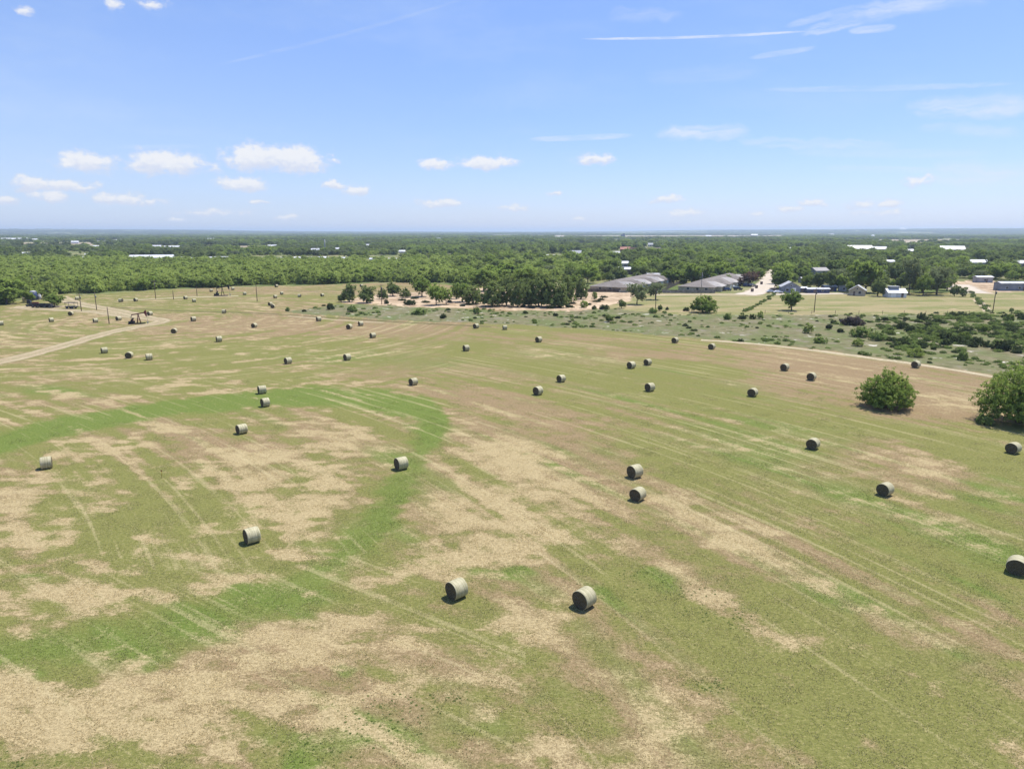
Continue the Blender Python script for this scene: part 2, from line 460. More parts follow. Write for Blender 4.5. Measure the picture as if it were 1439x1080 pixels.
def ground_attributes(x, y):
    px, py, dep = to_px(x, y)
    ok = (y > 5) & (dep > 1)
    r = np.hypot(x, y)
    w1 = fbm(x / 7, y / 7, 1) - .5; w2 = fbm(x / 7, y / 7, 2) - .5
    u1 = fbm(x / 2.2, y / 2.2, 3) - .5
    wx = x + 5.5 * w1 + 1.2 * u1; wy = y + 9 * w2
    qx, qy, _ = to_px(wx, np.maximum(wy, 6))

    def patches(lst):
        out = np.zeros(len(x))
        for cx, cy, rx, ry, w in lst:
            m = ok & (np.abs(qx - cx) < rx * 2.2) & (np.abs(qy - cy) < ry * 2.2)
            d2 = ((qx[m] - cx) / (rx * 1.05)) ** 2 + ((qy[m] - cy) / (ry * 1.05)) ** 2
            out[m] = 1 - (1 - out[m]) * (1 - np.minimum(w, 1) * .93 * np.exp(-.9 * d2 ** 1.15))
        return out
    straw = patches(STRAW); green = patches(GREEN); brown = patches(BROWN)
    z13 = lambda f: (f - .5) / .13
    # mower swaths: arcs round a far centre, straighter at the lower left, ringed round the well at the upper left
    d1 = np.hypot(x + 200, y + 60); a1 = np.arctan2(y + 60, x + 200) * 250
    d2 = np.hypot(x + 125, y - 236); a2 = np.arctan2(y - 236, x + 125) * 60
    t3 = R(-34); u3 = x * math.cos(t3) + y * math.sin(t3); d3 = -x * math.sin(t3) + y * math.cos(t3)
    w2_ = sstep(128, 150, y + 30 * w1) * sstep(5, -35, x)
    w3_ = sstep(66, 50, y + 24 * w2) * sstep(9, -8, x)

    def swath(dv, du, seed, o=3):
        n1 = z13(fbm(d1 / dv, a1 / du, seed, o)); n2 = z13(fbm(d2 / dv, a2 / du, seed + 9, o)); n3 = z13(fbm(d3 / dv, u3 / du, seed + 4, o))
        return (n1 * (1 - w2_) + n2 * w2_) * (1 - w3_) + n3 * w3_
    S1 = swath(5.5, 60, 101); S2 = swath(1.7, 30, 121); S3 = swath(2.6, 14, 141, 4)
    N0 = z13(fbm(x / 34, y / 30, 161, 4)); N1 = z13(fbm(x / 5.2, y / 2.3, 171, 4)); N2 = z13(fbm(x / 2.1, y / 1.1, 181, 4)); N3 = z13(fbm(x / 1.0, y / .7, 191, 3))
    east = sstep(420, 620, px + 40 * w1)
    M1 = N1 * (1 - .55 * east) + S3 * .55 * east
    # the swath of greener grass that curves across the field
    near = ok & (py > 500) & (py < 700)
    db = np.full(len(x), 99.0)
    db[near] = seg_dist(px[near] + 9 * w1[near], py[near] + 7 * w2[near], BAND_GREEN, 1.0)
    hw = np.interp(px, [0, 250, 450, 560, 615], [12, 10, 12, 16, 16])
    band = sstep(1.5, .55, db / hw + .10 * N2 + .05 * N3)
    lowb = ok & (py > 560) & (py < 1000) & (px < 700)
    d_l = np.full(len(x), 99.0)
    d_l[lowb] = seg_dist(px[lowb] + 22 * w1[lowb], py[lowb] + 16 * w2[lowb], LOW_GREEN, 1.3)
    band2 = .8 * sstep(1.6, .35, d_l / np.interp(px, [0, 200, 400, 500, 600], [36, 34, 31, 25, 18]) + .13 * N2 + .12 * N1 + .05 * N3)
    nz = fbm(x / 30, y / 18, 8)
    far = ~ok | (py > 1090) | (px < -20) | (px > 1460)
    straw = np.where(far, sstep(.45, .62, nz), straw)
    green = np.where(far, sstep(.55, .4, nz) * .6, green)
    straw = straw * (1 - .95 * band) * (1 - .45 * sstep(580, 540, py) * sstep(900, 1000, px))
    green = green * (1 - .30 * sstep(560, 500, py))
    # windrows about five metres apart, stronger in some places than in others
    rw = lambda d_: np.sin(2 * pi * (d_ / 4.9 + .9 * fbm(x / 40, y / 40, 201, 2)))
    row = ((rw(d1) * (1 - w2_) + rw(d2) * w2_) * (1 - w3_) + rw(d3) * w3_) * sstep(.38, .62, fbm(x / 28, y / 28, 211, 3))
    straw = straw * np.where(px > 830, .74, 1.0) * (1 - .75 * np.where(far, 0, green))
    sc_ = (1.5 + .5 * east) * (straw - .52 - .12 * sstep(600, 530, py) - .05 * east) + .54 * M1 + (.44 - .12 * east) * N2 + .12 * N3 + .24 * S1 + .34 * S2 + .10 * N0 + .22 * row
    straw = sstep(-1.1, 1.3, sc_) * (1 - .92 * band) * (1 - .85 * band2)
    gc_ = (2.3 - .5 * east) * (green - .58) + .18 * M1 + .10 * N2 + .36 * S1 + .34 * S2 + .20 * N0 + .05 * N3 - .25 * row
    green = np.maximum(sstep(-1.0, 1.1, gc_), 1.2 * band * (.94 + .05 * N2))
    green = np.maximum(green, band2 * (.9 + .1 * S2))
    brown = brown + .4 * sstep(1010, 1100, px) * sstep(605, 580, py) * sstep(482, 492, py)
    bc_ = 1.8 * (brown - .25) + .30 * M1 + .24 * N2 + .38 * S1 + .34 * S2 + .28 * N0 + .06 * N3 + .5 * straw + .3 * row
    brown = sstep(-1.1, 1.1, bc_) * (1 - .8 * band) * (1 - .5 * band2)
    # worn streaks cross the band along the swaths
    straw = np.maximum(straw, .6 * band * sstep(1.2, 2.0, S2 + .3 * N3))
    k = np.clip(r / 260, .3, 3)
    ex, ey, _ = to_px(x + 3 * k * u1, np.maximum(y + 12 * k * w2, 6))
    past = (inpoly(ex, ey, PASTURE) & ok).astype(float)
    padd = (inpoly(ex, ey, PADDOCK) & ok).astype(float)
    bare = ((inpoly(ex, ey, CLEARING) | inpoly(ex, ey, TOWNLOT)) & ok).astype(float)
    wood = (ok & (ey < 412) & (ey > 300)).astype(float)
    wood = np.where((ey < np.interp(ex, [-200, 0, 28, 60, 130, 180, 260, 330, 420, 520, 600, 650, 800, 850, 1900], [436, 430, 423, 415, 414, 410, 406, 403.5, 401.5, 398.5, 397, 402, 404, 411, 412])) & ok, 1.0, 0.0)
    wood *= (1 - bare) * (1 - padd)
    farf = np.zeros(len(x), bool)
    for p in FARFIELD: farf |= inpoly(px, py, p)
    farf = (farf & ok).astype(float)
    A = np.stack([straw, green, brown, past], 1)
    B = np.stack([bare, padd, wood, farf], 1)
    return A, B


def ground_material():
    m, nt, out = material('hay_field_ground')
    tc = nt.new('ShaderNodeTexCoord').outputs['Object']
    a = nt.attr('cover'); b = nt.attr('zone')
    straw, green, brown = nt.sep(a.outputs['Color'])[:3]; past = a.outputs['Alpha']
    bare, padd, wood = nt.sep(b.outputs['Color'])[:3]; farf = b.outputs['Alpha']
    flat = nt.mapping(tc, scale=(1, 1, 0))
    # swaths left by the mower run along one heading
    def ring_coords(cx, cy, rad):
        q = nt.vmath('SUBTRACT', flat, (cx, cy, 0))
        s_ = nt.new('ShaderNodeSeparateXYZ'); nt.l.new(q, s_.inputs[0])
        cb_ = nt.new('ShaderNodeCombineXYZ')
        nt.l.new(nt.mul(nt.math('ARCTAN2', s_.outputs[1], s_.outputs[0]), rad), cb_.inputs[0]); nt.l.new(nt.vmath('LENGTH', q), cb_.inputs[1])
        return cb_.outputs[0]
    r1 = ring_coords(-200, -60, 250); r2 = ring_coords(-125, 236, 60)
    sx = nt.new('ShaderNodeSeparateXYZ'); nt.l.new(flat, sx.inputs[0])
    head = nt.mul(nt.step(128, 150, nt.add(sx.outputs[1], nt.mul(nt.noise(flat, .03, 2), 30), -15)), nt.step(5, -35, sx.outputs[0]))
    hv = nt.new('ShaderNodeMix', data_type='VECTOR'); nt.put(hv.inputs[0], nt.math('GREATER_THAN', head, .5)); nt.l.new(r1, hv.inputs[4]); nt.l.new(r2, hv.inputs[5])
    low = nt.mul(nt.step(66, 52, nt.add(sx.outputs[1], nt.mul(nt.noise(flat, .06, 2), 24), -12)), nt.step(8, -6, sx.outputs[0]))
    hw = nt.new('ShaderNodeMix', data_type='VECTOR'); nt.put(hw.inputs[0], nt.math('GREATER_THAN', low, .5)); nt.l.new(hv.outputs[1], hw.inputs[4])
    nt.l.new(nt.mapping(flat, rot=(0, 0, R(34))), hw.inputs[5])
    rotw = hw.outputs[1]
    s1 = nt.noise(nt.mapping(rotw, scale=(.012, .21, 1)), 1, 2)
    s2 = nt.noise(nt.mapping(rotw, scale=(.018, .85, 1)), 1, 2)
    s3 = nt.noise(nt.mapping(rotw, scale=(.05, 1.9, 1)), 1, 2)
    nbig = nt.noise(flat, .045, 4)
    nsm = nt.noise(flat, 1.3, 4, .6)
    st = nt.mapping(flat, scale=(.8, 1.25, 1))
    nfine = nt.step(.30, .70, nt.noise(st, 3.4, 4, .70))
    nspeck = nt.step(.30, .70, nt.noise(flat, 8.5, 3, .72))
    C = nt.add

    def k(n, w): return nt.mul(nt.math('SUBTRACT', n, .5), w)
    mott = C(nt.mul(nfine, .55), nt.mul(nspeck, .45))
    olive = nt.mix(mott, (.105, .112, .030), (.225, .217, .070))
    brn = nt.mix(mott, (.150, .104, .054), (.325, .234, .132))
    grn = nt.mix(mott, (.082, .116, .023), (.158, .202, .047))
    strw = nt.mix(mott, (.215, .165, .082), (.485, .388, .212))
    base = nt.mix(nt.step(0, 1, C(brown, k(mott, .6))), olive, brn)
    base = nt.mix(nt.step(0, 1, C(green, k(mott, .5))), base, grn)
    base = nt.mix(nt.step(.02, .98, C(straw, k(mott, .8))), base, strw)
    fl = nt.mul(nt.step(.57, .72, C(s2, k(s3, .35), k(mott, .12), k(nbig, .6))), .40)
    base = nt.mix(fl, base, (.42, .35, .19))
    # rough pasture
    pn = nt.noise(nt.mapping(flat, scale=(.10, .05, 1)), 1, 5, .62)
    pn2 = nt.noise(flat, .35, 4, .65)
    pc = nt.mix(nt.step(.36, .62, pn2), (.125, .122, .058), (.215, .185, .108))
    pc = nt.mix(nt.mul(nt.step(.40, .64, C(pn, k(pn2, .6))), .85), pc, (.115, .145, .048))
    pc = nt.mix(nt.step(.56, .70, C(nt.noise(flat, .13, 4, .6), k(pn2, .45))), pc, (.205, .180, .125))
    pc = nt.mix(nt.step(.63, .72, C(nt.noise(flat, .21, 3, .6), k(nsm, .3))), pc, (.52, .48, .40))
    base = nt.mix(past, base, pc)
    # mown paddock
    dn = nt.noise(nt.mapping(flat, scale=(.03, .10, 1)), 1, 5, .6)
    dc = nt.mix(nt.step(.35, .65, C(dn, k(pn2, .3))), (.175, .185, .066), (.30, .245, .130))
    dc = nt.mix(nt.step(.60, .74, C(nt.noise(flat, .05, 4, .6), k(pn2, .35))), dc, (.40, .30, .185))
    base = nt.mix(padd, base, dc)
    wc = nt.mix(nt.step(.4, .62, C(nt.noise(flat, .02, 4, .6), k(pn2, .3))), (.105, .135, .042), (.23, .215, .105))
    base = nt.mix(wood, base, wc)
    bc = nt.mix(nt.step(.35, .65, C(pn2, k(nt.noise(flat, .07, 3), .8))), (.30, .215, .135), (.52, .40, .27))
    base = nt.mix(bare, base, bc)
    fc = nt.mix(nt.step(.35, .65, nt.noise(nt.mapping(flat, scale=(.001, .004, 1)), 1, 3)), (.27, .215, .15), (.40, .34, .235))
    base = nt.mix(farf, base, fc)
    bs = nt.new('ShaderNodeBsdfPrincipled')
    bs.inputs['Roughness'].default_value = 1; bs.inputs['Specular IOR Level'].default_value = .05
    nt.l.new(base, bs.inputs['Base Color'])
    bp = nt.new('ShaderNodeBump'); bp.inputs['Strength'].default_value = .5; bp.inputs['Distance'].default_value = .06
    nt.l.new(C(nt.mul(nfine, 1.0), nt.mul(nspeck, .6), nt.mul(nsm, .5)), bp.inputs['Height'])
    nt.l.new(bp.outputs[0], bs.inputs['Normal'])
    nt.l.new(bs.outputs[0], out.inputs[0])
    return m


def build_ground():
    radii = [0, 8, 16, 22]
    r = 26.0
    while r < 34000:
        radii.append(r)
        r *= 1.0046 if r < 130 else 1.0062 if r < 420 else (1.012 if r < 2500 else 1.03)
    radii = np.array(radii)
    fine = np.linspace(-46, 46, 760)
    coarse = np.linspace(46, 314, 60)[1:-1]
    ang = np.radians(np.concatenate([fine, coarse]))
    na, nr = len(ang), len(radii)
    rr, aa = np.meshgrid(radii[1:], ang, indexing='ij')
    x = (rr * np.sin(aa)).ravel(); y = (rr * np.cos(aa)).ravel()
    x = np.concatenate([[0.0], x]); y = np.concatenate([[0.0], y])
    z = terrain(x, y)
    A, B = ground_attributes(x, y)
    nring = nr - 1
    i = np.arange(nring - 1)[:, None]; j = np.arange(na)[None, :]
    a0 = 1 + i * na + j; a1 = 1 + i * na + (j + 1) % na
    b0 = a0 + na; b1 = a1 + na
    quads = np.stack([a0, b0, b1, a1], -1).reshape(-1, 4)[:, ::-1]
    tris = np.stack([np.zeros(na, int), 1 + np.arange(na), 1 + (np.arange(na) + 1) % na], -1)[:, ::-1]
    me = bpy.data.meshes.new('ground')
    me.vertices.add(len(x))
    me.vertices.foreach_set('co', np.stack([x, y, z], 1).astype(np.float32).ravel())
    nl = quads.size + tris.size
    me.loops.add(nl)
    me.loops.foreach_set('vertex_index', np.concatenate([quads.ravel(), tris.ravel()]).astype(np.int32))
    me.polygons.add(len(quads) + len(tris))
    st = np.concatenate([np.arange(len(quads)) * 4, len(quads) * 4 + np.arange(len(tris)) * 3])
    me.polygons.foreach_set('loop_start', st.astype(np.int32))
    me.update(calc_edges=True); me.validate()
    for nm, arr in (('cover', A), ('zone', B)):
        at_ = me.attributes.new(nm, 'FLOAT_COLOR', 'POINT')
        at_.data.foreach_set('color', arr.astype(np.float32).ravel())
    me.polygons.foreach_set('use_smooth', np.ones(len(me.polygons), bool))
    me.materials.append(ground_material())
    o = bpy.data.objects.new('ground', me); COL.objects.link(o)
    # faces must look up
    if me.polygons[0].normal.z < 0: me.flip_normals()
    return tag(o, kind='structure')


build_ground()


def track_material(name, c1, c2, c3):
    m, nt, out = material(name)
    tc = nt.new('ShaderNodeTexCoord').outputs['Object']
    ed = nt.attr('edge').outputs['Fac']
    n1 = nt.noise(tc, .25, 4); n2 = nt.noise(tc, 2.2, 4, .65)
    c = nt.mix(nt.step(.35, .65, nt.add(nt.mul(n1, .6), nt.mul(n2, .4))), c1, c2)
    f = nt.step(.45, .62, nt.add(ed, nt.mul(nt.math('SUBTRACT', n2, .5), 1.6), nt.mul(nt.math('SUBTRACT', n1, .5), 1.0)))
    c = nt.mix(nt.mul(f, .85), c, c3)
    b = nt.new('ShaderNodeBsdfPrincipled'); b.inputs['Roughness'].default_value = 1; b.inputs['Specular IOR Level'].default_value = .05
    nt.l.new(c, b.inputs['Base Color']); nt.l.new(b.outputs[0], out.inputs[0])
    return m


M['track'] = track_material('dirt_track_soil', (.29, .225, .135), (.44, .36, .235), (.20, .185, .085))
M['paletrack'] = track_material('caliche_track', (.33, .27, .17), (.50, .42, .29), (.21, .19, .085))
M['street'] = track_material('pale_street', (.44, .38, .30), (.54, .47, .38), (.36, .29, .2))
M['ditch'] = track_material('dark_weedy_bank', (.085, .085, .035), (.13, .105, .06), (.16, .15, .06))


def ribbon(name, pts, width, mat, z=.02, step=2.0):
    P = [at(*p) for p in pts]
    # Catmull-Rom through the surveyed points
    out = []
    for i in range(len(P) - 1):
        p0, p1, p2, p3 = P[max(i - 1, 0)], P[i], P[i + 1], P[min(i + 2, len(P) - 1)]
        n = max(2, int((p2 - p1).length / step))
        for k in range(n):
            t = k / n
            out.append(.5 * ((2 * p1) + (p2 - p0) * t + (2 * p0 - 5 * p1 + 4 * p2 - p3) * t * t + (3 * p1 - p0 - 3 * p2 + p3) * t ** 3))
    out.append(P[-1])
    vs, fs, ed = [], [], []
    prof = [-1, -.72, -.25, .25, .72, 1]
    rr = random.Random(len(pts) * 31 + int(pts[0][0]))
    ws = [width / 2 * (.85 + .3 * rr.random()) for _ in out]
    for i, p in enumerate(out):
        d = (out[min(i + 1, len(out) - 1)] - out[max(i - 1, 0)]); d.z = 0; d.normalize()
        nrm = Vector((-d.y, d.x, 0))
        wob = (rr.random() - .5) * .25
        for q in prof:
            v = p + nrm * (ws[i] * q + wob); vs.append((v.x, v.y, z)); ed.append(.95 if abs(q) == 1 else (.22 if abs(q) > .5 else (.52 if 3.5 < width < 8 else .40)))
    n = len(prof)
    for i in range(len(out) - 1):
        for k in range(n - 1):
            fs.append((i * n + k, i * n + k + 1, (i + 1) * n + k + 1, (i + 1) * n + k))
    mb = MB(); mb.mesh_add(vs, fs, 0, True)
    o = mb.build(name, M[mat])
    at_ = o.data.attributes.new('edge', 'FLOAT', 'POINT'); at_.data.foreach_set('value', ed)
    if o.data.polygons[0].normal.z < 0: o.data.flip_normals()
    return tag(o, kind='structure')


ribbon('dirt_track', [(-80, 522), (-40, 516), (0, 508.5), (60, 493.5), (110, 479.5), (150, 468), (190, 459.5), (213, 455.5), (224, 452.8), (229, 450.5), (222, 448.6), (205, 446.6), (185, 444.8), (160, 441.5), (135, 438.3), (105, 436.3), (60, 434), (22, 432.5)], 6.2, 'track')
ribbon('dirt_track', [(84, 416.5), (100, 424), (118, 428.2), (140, 432.2), (165, 436.8), (190, 442), (208, 446.8)], 7, 'track', .028)
ribbon('dirt_track', [(165, 422.3), (185, 421.5), (220, 419.8), (270, 417.4), (310, 416.6), (335, 415.6)], 4.2, 'paletrack')
ribbon('dirt_track', [(985, 477.6), (1030, 480.5), (1060, 483), (1110, 488.2), (1160, 494.2), (1200, 499.5), (1240, 505.2), (1290, 511.8), (1340, 519.5), (1395, 529), (1450, 539), (1520, 552)], 2.5, 'paletrack')
ribbon('dirt_track', [(405, 444.3), (440, 446.8), (470, 449.2), (505, 451.6), (540, 453.2)], 2.0, 'track')
ribbon('street', [(1046, 414.2), (1060, 411.2), (1069, 406.8), (1076, 400.5), (1082, 393), (1087, 386), (1092, 379.5), (1096, 374)], 12, 'street', .024)
ribbon('street', [(918, 414.6), (960, 414), (1000, 413.6), (1050, 413.4)], 7, 'paletrack', .02)
ribbon('street', [(1086, 413.6), (1130, 413), (1180, 412.4), (1200, 413)], 8, 'street', .02)
ribbon('street', [(1343, 399.5), (1350, 404), (1360, 408.5), (1371, 412)], 16, 'street', .024)
ribbon('footpath', [(1372, 421), (1380, 428), (1386, 434), (1388, 438)], 3.6, 'paletrack')
ribbon('ditch_bank', [(118, 428.5), (160, 431.6), (210, 434.6), (260, 437), (320, 438.5), (380, 441), (420, 443)], 1.6, 'ditch', .02)
ribbon('ditch_bank', [(425, 444), (500, 448.5), (560, 452.5), (640, 456.6), (690, 459)], 1.5, 'ditch', .032)
# pale pads of bare soil under the well machinery
ribbon('well_pad', [(20, 432), (40, 431.2), (60, 430.8), (90, 431.2)], 12, 'track', .024)

# ------------------------------------------------------------------ hay bales
BALE_R, BALE_W = .79, 1.28
BALE_AXIS = R(40)        # the axis of most bales, square to the swaths


def bale_prototype():
    root = empty('hay_bale', (0, 0, 0))
    n = 48
    prof = [(-.5, .955), (-.488, .985), (-.45, .998), (-.3, 1.006), (-.1, 1.012), (.1, 1.010), (.3, 1.006), (.45, .998), (.488, .985), (.5, .955)]
    vs, fs = [], []
    for x, k in prof:
        for j in range(n):
            t = 2 * pi * j / n
            w = 1 + .008 * math.sin(3 * t + 1.2 + x) + .007 * math.sin(7 * t + 4 * x)
            y = BALE_R * k * w * math.cos(t); z = BALE_R * k * w * math.sin(t)
            if z < -.9 * BALE_R: z = -.9 * BALE_R + (z + .9 * BALE_R) * .35
            vs.append((x * BALE_W, y, z + BALE_R * .93))
    for i in range(len(prof) - 1):
        for j in range(n):
            fs.append((i * n + j, i * n + (j + 1) % n, (i + 1) * n + (j + 1) % n, (i + 1) * n + j))
    b = MB(); b.mesh_add(vs, fs, 0, True)
    parts = [(b.build('net_wrap', M['wrap'], root), [])]
    for s in (-1, 1):
        vs = [(0, 0, 0)]; fs = []
        rings = [.3, .6, .85, .955]
        for q, rr in enumerate(rings):
            for j in range(n):
                t = 2 * pi * j / n
                z = BALE_R * rr * math.sin(t); y = BALE_R * rr * math.cos(t)
                if z < -.9 * BALE_R: z = -.9 * BALE_R + (z + .9 * BALE_R) * .35
                vs.append((s * (.025 * math.sin(5 * t + q) * (rr < .9) - .03 * (1 - rr)), y, z))
        for j in range(n):
            f = (0, 1 + j, 1 + (j + 1) % n); fs.append(f if s > 0 else f[::-1])
            for q in range(len(rings) - 1):
                f = (1 + q * n + j, 1 + (q + 1) * n + j, 1 + (q + 1) * n + (j + 1) % n, 1 + q * n + (j + 1) % n)
                fs.append(f if s > 0 else f[::-1])
        e = MB(); e.mesh_add(vs, fs, 0, True)
        o = e.build('end_face', M['baleend'], root); o.location = (s * (BALE_W / 2), 0, BALE_R * .93)
        parts.append((o, []))
    return root, parts


BALES = [  # x, y of the foot, label
    (642, 840, 'big round hay bale near the front, leftmost of the closest pair'),
    (821, 853, 'big round hay bale near the front, nearest of all the whole bales'),
    (1428, 806, 'round hay bale cut by the right border on bright green grass'),
    (354.6, 763, 'round hay bale alone on the pale straw patch left of the closest pair'),
    (66, 659.4, 'round hay bale alone near the left border below the green arc'),
    (340, 610.4, 'round hay bale on brown stubble just inside the green arc'),
    (373, 572.4, 'round hay bale on the inner rim of the green arc'),
    (368.5, 554, 'round hay bale on the outer rim of the green arc'),
    (564, 660.4, 'round hay bale left of the large straw patch at mid field'),
    (892, 672, 'farther of two round hay bales one behind the other at mid field'),
    (896, 703.8, 'nearer of two round hay bales one behind the other at mid field'),
    (1243, 697, 'round hay bale showing its full end on green stripes below the round bush'),
    (1423, 638, 'round hay bale just below the large shrub at the right border'),
    (1142, 632, 'round hay bale on green stubble left of and below the round bush'),
    (581, 542, 'round hay bale just beyond the right tip of the green arc'),
    (756, 555.7, 'nearer left bale of a loose pair at the middle of the field'),
    (788.5, 537.7, 'farther right bale of a loose pair at the middle of the field'),
    (913, 550.7, 'round hay bale on green stripes below the two close neighbours'),
    (1057.4, 558, 'round hay bale in the green left of the brown bare patch'),
    (1102.5, 521.7, 'round hay bale on the left of the brown bare patch'),
    (1140, 535.4, 'round hay bale at the lower side of the brown bare patch'),
    (1286.6, 517.7, 'round hay bale touching the pale track above the round bush'),
    (887, 518.5, 'left and nearer of two close bales on the right of mid field'),
    (910, 514, 'right and farther of two close bales on the right of mid field'),
    (948.5, 482.5, 'round hay bale near the weedy field edge where the pale track starts'),
    (1000, 491.5, 'round hay bale just left of the brown bare patch near the pale track'),
    (757, 481.5, 'round hay bale by itself below the big dark oaks'),
    (655, 494, 'round hay bale by itself below the tan clearing'),
    (669, 462, 'left of two bales on the field edge below the clearing'),
    (709.5, 464, 'right of two bales on the field edge below the clearing'),
    (405, 512, 'round hay bale on bright green in the left half, nearer of two'),
    (488, 507, 'round hay bale right of the bright green band in the left half'),
    (524, 475.5, 'nearest of three bales strung towards the left end of the clearing'),
    (491, 463, 'middle of three bales strung towards the left end of the clearing'),
    (507, 458.5, 'farthest of three bales strung towards the left end of the clearing'),
    (448, 452, 'round hay bale on the pale edge track left of the clearing'),
    (147, 497, 'leftmost of three bales in a row below the left dirt track'),
    (182, 504, 'middle of three bales in a row below the left dirt track'),
    (210, 506.5, 'rightmost of three bales in a row below the left dirt track'),
    (308, 481, 'dark looking bale alone on green right of the left dirt track'),
    (245, 469, 'round hay bale below the bend of the left dirt track'),
    (272, 452, 'round hay bale right of the bend of the left dirt track'),
    (357.5, 461, 'brown looking bale on dry stubble left of the edge track'),
    (315, 441, 'round hay bale right beside the dark weedy bank'),
    (211, 444, 'round hay bale behind the nearer pump jack'),
    (167, 451, 'round hay bale left of the nearer pump jack'),
    (134.5, 454, 'round hay bale left of the short utility pole'),
    (100, 444, 'round hay bale below the flatbed trailer'),
    (72.5, 453, 'round hay bale below the row of machinery'),
    (2, 458, 'round hay bale cut by the left border'),
    (108.5, 422, 'round hay bale right of the shrubs at the machinery yard'),
    (170, 425, 'left of two bales below the thin pale well track'),
    (191, 424, 'right of two bales below the thin pale well track'),
    (261, 421, 'round hay bale touching the underside of the well track'),
    (273, 425, 'round hay bale a little below the well track'),
    (297, 410.5, 'dark bale left behind the farther pump jack'),
    (327.5, 408, 'dark bale right behind the farther pump jack by the thicket'),
    (344, 415, 'round hay bale right of the farther pump jack'),
    (380, 430, 'left of two touching bales in the upper hay field'),
    (383.5, 433.5, 'right of two touching bales in the upper hay field'),
    (387, 419.5, 'nearer bale of a loose trio beside the tall field pole'),
    (396, 414.5, 'middle bale of a loose trio beside the tall field pole'),
    (388.5, 404, 'farthest bale of the upper field, against the thicket'),
    (421, 418, 'round hay bale between the loose trio and the clearing'),
    (453, 417, 'round hay bale nearest to the left tip of the clearing'),
    (508, 403.5, 'round hay bale against the thicket above the clearing trees'),
]
bale_root, bale_parts = bale_prototype()
tag(bale_root, BALES[0][2], 'hay bale', 'round hay bales across the field')
rb = random.Random(5)
for i, (px, py, lab) in enumerate(BALES):
    p = at(px, py - 2.0 * min(1, (py - 325) / 300)); p.z = 0
    ang = BALE_AXIS + R(rb.uniform(-9, 9))
    if i > 27: ang += R(rb.choice((0, 0, 0, -35, 25, 60)))
    if i in (30, 31): ang = R(48)
    s = rb.uniform(.97, 1.04); s = (s * rb.uniform(.95, 1.06), s, s * rb.uniform(.94, 1.02))
    if i == 0:
        bale_root.location = p; bale_root.rotation_euler = (0, 0, ang)
    else:
        copy_tree(bale_root, bale_parts, p, ang, s, lab)

# ------------------------------------------------------------------ foliage


def leaf_mesh(name, mat, clusters, per, size, spread, seed, up=.55, aspect=.7):
    """many leaf sized quads in clusters; clusters = array (n,3) of centres"""
    g = np.random.default_rng(seed)
    n = len(clusters) * per
    ctr = np.repeat(clusters, per, 0)
    sp_ = np.repeat(spread if np.ndim(spread) else np.full(len(clusters), spread), per)
    off = g.normal(size=(n, 3)); off /= np.linalg.norm(off, axis=1)[:, None] + 1e-9
    off *= (g.random(n) ** .45)[:, None] * sp_[:, None]; off[:, 2] *= .72
    c = ctr + off
    # leaves face up and out of their own cluster
    cc = c - np.array([0, 0, np.median(clusters[:, 2]) * .6]); cc /= np.linalg.norm(cc, axis=1)[:, None] + 1e-9
    co_ = off / (np.linalg.norm(off, axis=1)[:, None] + 1e-9)
    nrm = .5 * co_ + .6 * cc + g.normal(size=(n, 3)) * .42
    nrm[:, 2] += up * .4
    soft = .30 * co_ + .55 * cc + .35 * nrm / (np.linalg.norm(nrm, axis=1)[:, None] + 1e-9) + g.normal(size=(n, 3)) * .15
    soft[:, 2] += up * 1.2
    soft /= np.linalg.norm(soft, axis=1)[:, None]
    nrm /= np.linalg.norm(nrm, axis=1)[:, None]
    t = np.cross(nrm, g.normal(size=(n, 3))); t /= np.linalg.norm(t, axis=1)[:, None]
    b = np.cross(nrm, t)
    s = size * (.6 + .8 * g.random(n))[:, None]
    vs = np.stack([c - t * s * .5, c - b * s * .5 * aspect, c + t * s * .5, c + b * s * .5 * aspect], 1).reshape(-1, 3)
    vs[:, 2] = np.maximum(vs[:, 2], .02)
    me = bpy.data.meshes.new(name)
    me.vertices.add(n * 4); me.vertices.foreach_set('co', vs.astype(np.float32).ravel())
    me.loops.add(n * 4); me.loops.foreach_set('vertex_index', np.arange(n * 4, dtype=np.int32))
    me.polygons.add(n); me.polygons.foreach_set('loop_start', (np.arange(n) * 4).astype(np.int32))
    me.update(calc_edges=True)
    lv = np.repeat(np.repeat(g.random(len(clusters)) * .6, per) + g.random(n) * .4, 4)
    a = me.attributes.new('lv', 'FLOAT', 'POINT'); a.data.foreach_set('value', lv.astype(np.float32))
    me.materials.append(M[mat])
    me.normals_split_custom_set(np.repeat(soft, 4, 0).astype(np.float32))
    return me


def crown_clusters(rad, z0, z1, n, seed, lobes=6, shell=.55, flat=1.0):
    """cluster centres spread through a few overlapping lobes of unequal size"""
    g = np.random.default_rng(seed)
    zc = (z0 + z1) / 2; hz = (z1 - z0) / 2
    L = []
    for k in range(lobes):
        a = 2 * pi * (k + g.random() * .7) / lobes
        d = rad * (.30 + .34 * g.random())
        L.append((d * math.cos(a), d * math.sin(a), zc + hz * g.uniform(-.35, .42), rad * g.uniform(.42, .64), hz * g.uniform(.5, .75)))
    L.append((0, 0, zc + hz * .25, rad * .55, hz * .78))
    pts = []
    while len(pts) < n:
        x, y, z, r_, h_ = L[g.integers(len(L))]
        v = g.normal(size=3); v /= np.linalg.norm(v)
        q = shell + (1 - shell) * g.random()
        p = (x + v[0] * r_ * q, y + v[1] * r_ * q, z + v[2] * h_ * q * flat)
        if p[2] > z0 - .1: pts.append(p)
    return np.array(pts)


